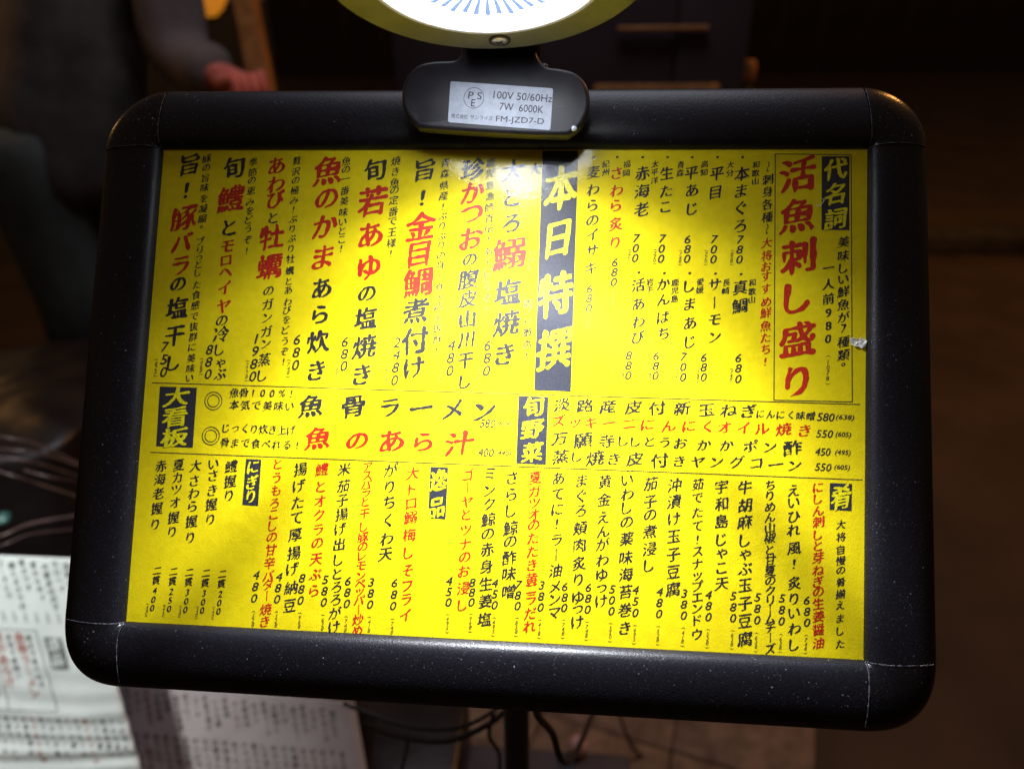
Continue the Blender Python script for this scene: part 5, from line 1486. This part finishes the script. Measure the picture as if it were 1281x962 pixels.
for k in range(4):
    o0 = palm + hu * 0.018 + sd * (-0.030 + 0.020 * k) + upv * (0.012)
    a1_ = o0 + hu * 0.026 + upv * (0.018 - 0.003 * k)
    a2_ = a1_ + hu * (0.010 - 0.003 * k) - upv * 0.030
    a3_ = a2_ - hu * 0.026 - upv * 0.006
    for nm_, p_, r_ in (('a', o0, .0125), ('b', a1_, .0115), ('c', a2_, .0100), ('d', a3_, .0085)):
        N_['f%d%s' % (k, nm_)] = (B(p_), r_)
    E_ += [('palm', 'f%da' % k), ('f%da' % k, 'f%db' % k), ('f%db' % k, 'f%dc' % k), ('f%dc' % k, 'f%dd' % k)]
t0 = palm - sd * 0.036 + upv * 0.010; t1 = t0 + hu * 0.03 + upv * 0.018 - sd * .004; t2 = t1 + hu * 0.022 + upv * 0.004 + sd * .012
N_['t0'] = (B(t0), .0135); N_['t1'] = (B(t1), .0115); N_['t2'] = (B(t2), .0095)
E_ += [('wri', 't0'), ('t0', 't1'), ('t1', 't2')]
skin('body', N_, E_, M_SKIN, person)
# face details: nose, eyes, ears on the head
fd = Vector((1, -0.25, 0)).normalized(); fs = Vector((0.25, 1, 0)).normalized()
V, F = tube([B(hd + fd * .088 + Vector((0, 0, .02))), B(hd + fd * .103 + Vector((0, 0, -.012))), B(hd + fd * .090 + Vector((0, 0, -.022)))], [.007, .012, .008], 8)
part('nose', V, F, M_SKIN, person, True)
for s_ in (-1, 1):
    V, F = lathe([(0.0005, .011), (.008, .008), (.011, 0), (.008, -.008), (.0005, -.011)], 12)
    part('eye', [Vector(p) + Vector(B(hd + fd * .078 + fs * s_ * .032 + Vector((0, 0, .018)))) for p in V], F, mat('eye_white', (.6, .58, .55), .3) if s_ < 0 else bpy.data.materials['eye_white'], person, True)
    V, F = lathe([(0.0005, .008), (.016, .006), (.020, 0), (.010, -.006), (.0005, -.008)], 12)
    part('ear', [Matrix.Rotation(R(90), 3, 'X') @ Vector(p) + Vector(B(hd + fs * s_ * .092)) for p in V], F, M_SKIN, person, True)
V, F = tube([B(hd + fd * .086 - fs * .022 + Vector((0, 0, -.05))), B(hd + fd * .093 + Vector((0, 0, -.052))), B(hd + fd * .086 + fs * .022 + Vector((0, 0, -.05)))], .0045, 6)
part('mouth', V, F, M_SKIN, person, True)
bm = bmesh.new(); bmesh.ops.create_icosphere(bm, subdivisions=4, radius=0.115)
for v_ in list(bm.verts):
    pass
bmesh.ops.delete(bm, geom=[v_ for v_ in bm.verts if v_.co.z < -0.02 + 0.55 * max(0, v_.co.x - 0.02) + (-0.05 if v_.co.x < 0 else 0)], context='VERTS')
for v_ in bm.verts:
    v_.co *= 1 + 0.05 * noise.noise(v_.co * 30)
me = bpy.data.meshes.new('hair'); bm.to_mesh(me); bm.free(); me.materials.append(M_HAIR)
hr_o = obj('hair', me, person); hr_o.location = B(hd + Vector((-.006, 0, .025)))
skin('shirt', {'w': (B(waist), (.150, .120)), 'c': (B(chest), (.178, .135)), 'n': (B(nk + Vector((0, 0, -.05))), .075), 's': (B(sh), .082), 'm': (B(sh.lerp(elb, .55)), .078), 'e': (B(elb + Vector((0, 0, .0))), .072), 'w1': (B(elb.lerp(wri, .5)), .062), 'w2': (B(elb.lerp(wri, .98)), .050),
               's2': (B(sh2), .082), 'e2': (B(elb2), .062), 'w3': (B(elb2.lerp(wri2, .85)), .044)},
     [('w', 'c'), ('c', 'n'), ('c', 's'), ('s', 'm'), ('m', 'e'), ('e', 'w1'), ('w1', 'w2'), ('c', 's2'), ('s2', 'e2'), ('e2', 'w3')], M_SHIRT, person, 0.010, 11, 3)
skin('dark_vest', {'h': (B(hip + Vector((0, 0, -.16))), (.180, .150)), 'h1': (B(hip), (.178, .145)), 'w': (B(waist), (.168, .138)), 'c': (B(chest), (.190, .150)), 'n': (B(nk + Vector((0, 0, -.07))), (.10, .09))},
     [('h', 'h1'), ('h1', 'w'), ('w', 'c'), ('c', 'n')], M_VEST, person, 0.030, 8, 3)
for a, b, c in ((hl, kl, al), (hr, kr, ar)):
    skin('trouser_leg', {'z': (B(a + Vector((0, 0, .12))), .11), 'a': (B(a + Vector((0, 0, -.02))), .105), 'b': (B(b), .085), 'c': (B(c + Vector((0, 0, .02))), .072)}, [('z', 'a'), ('a', 'b'), ('b', 'c')], M_TROU, person, 0.010, 12, 3)
    v, f = box(c.x + .06 - base.x, c.y - .01 - base.y, 0.045, 0.27, 0.10, 0.09)
    obj('shoe', bevel_mesh(v, f, M_HAIR, 0.03, 4, 'shoe'), person)
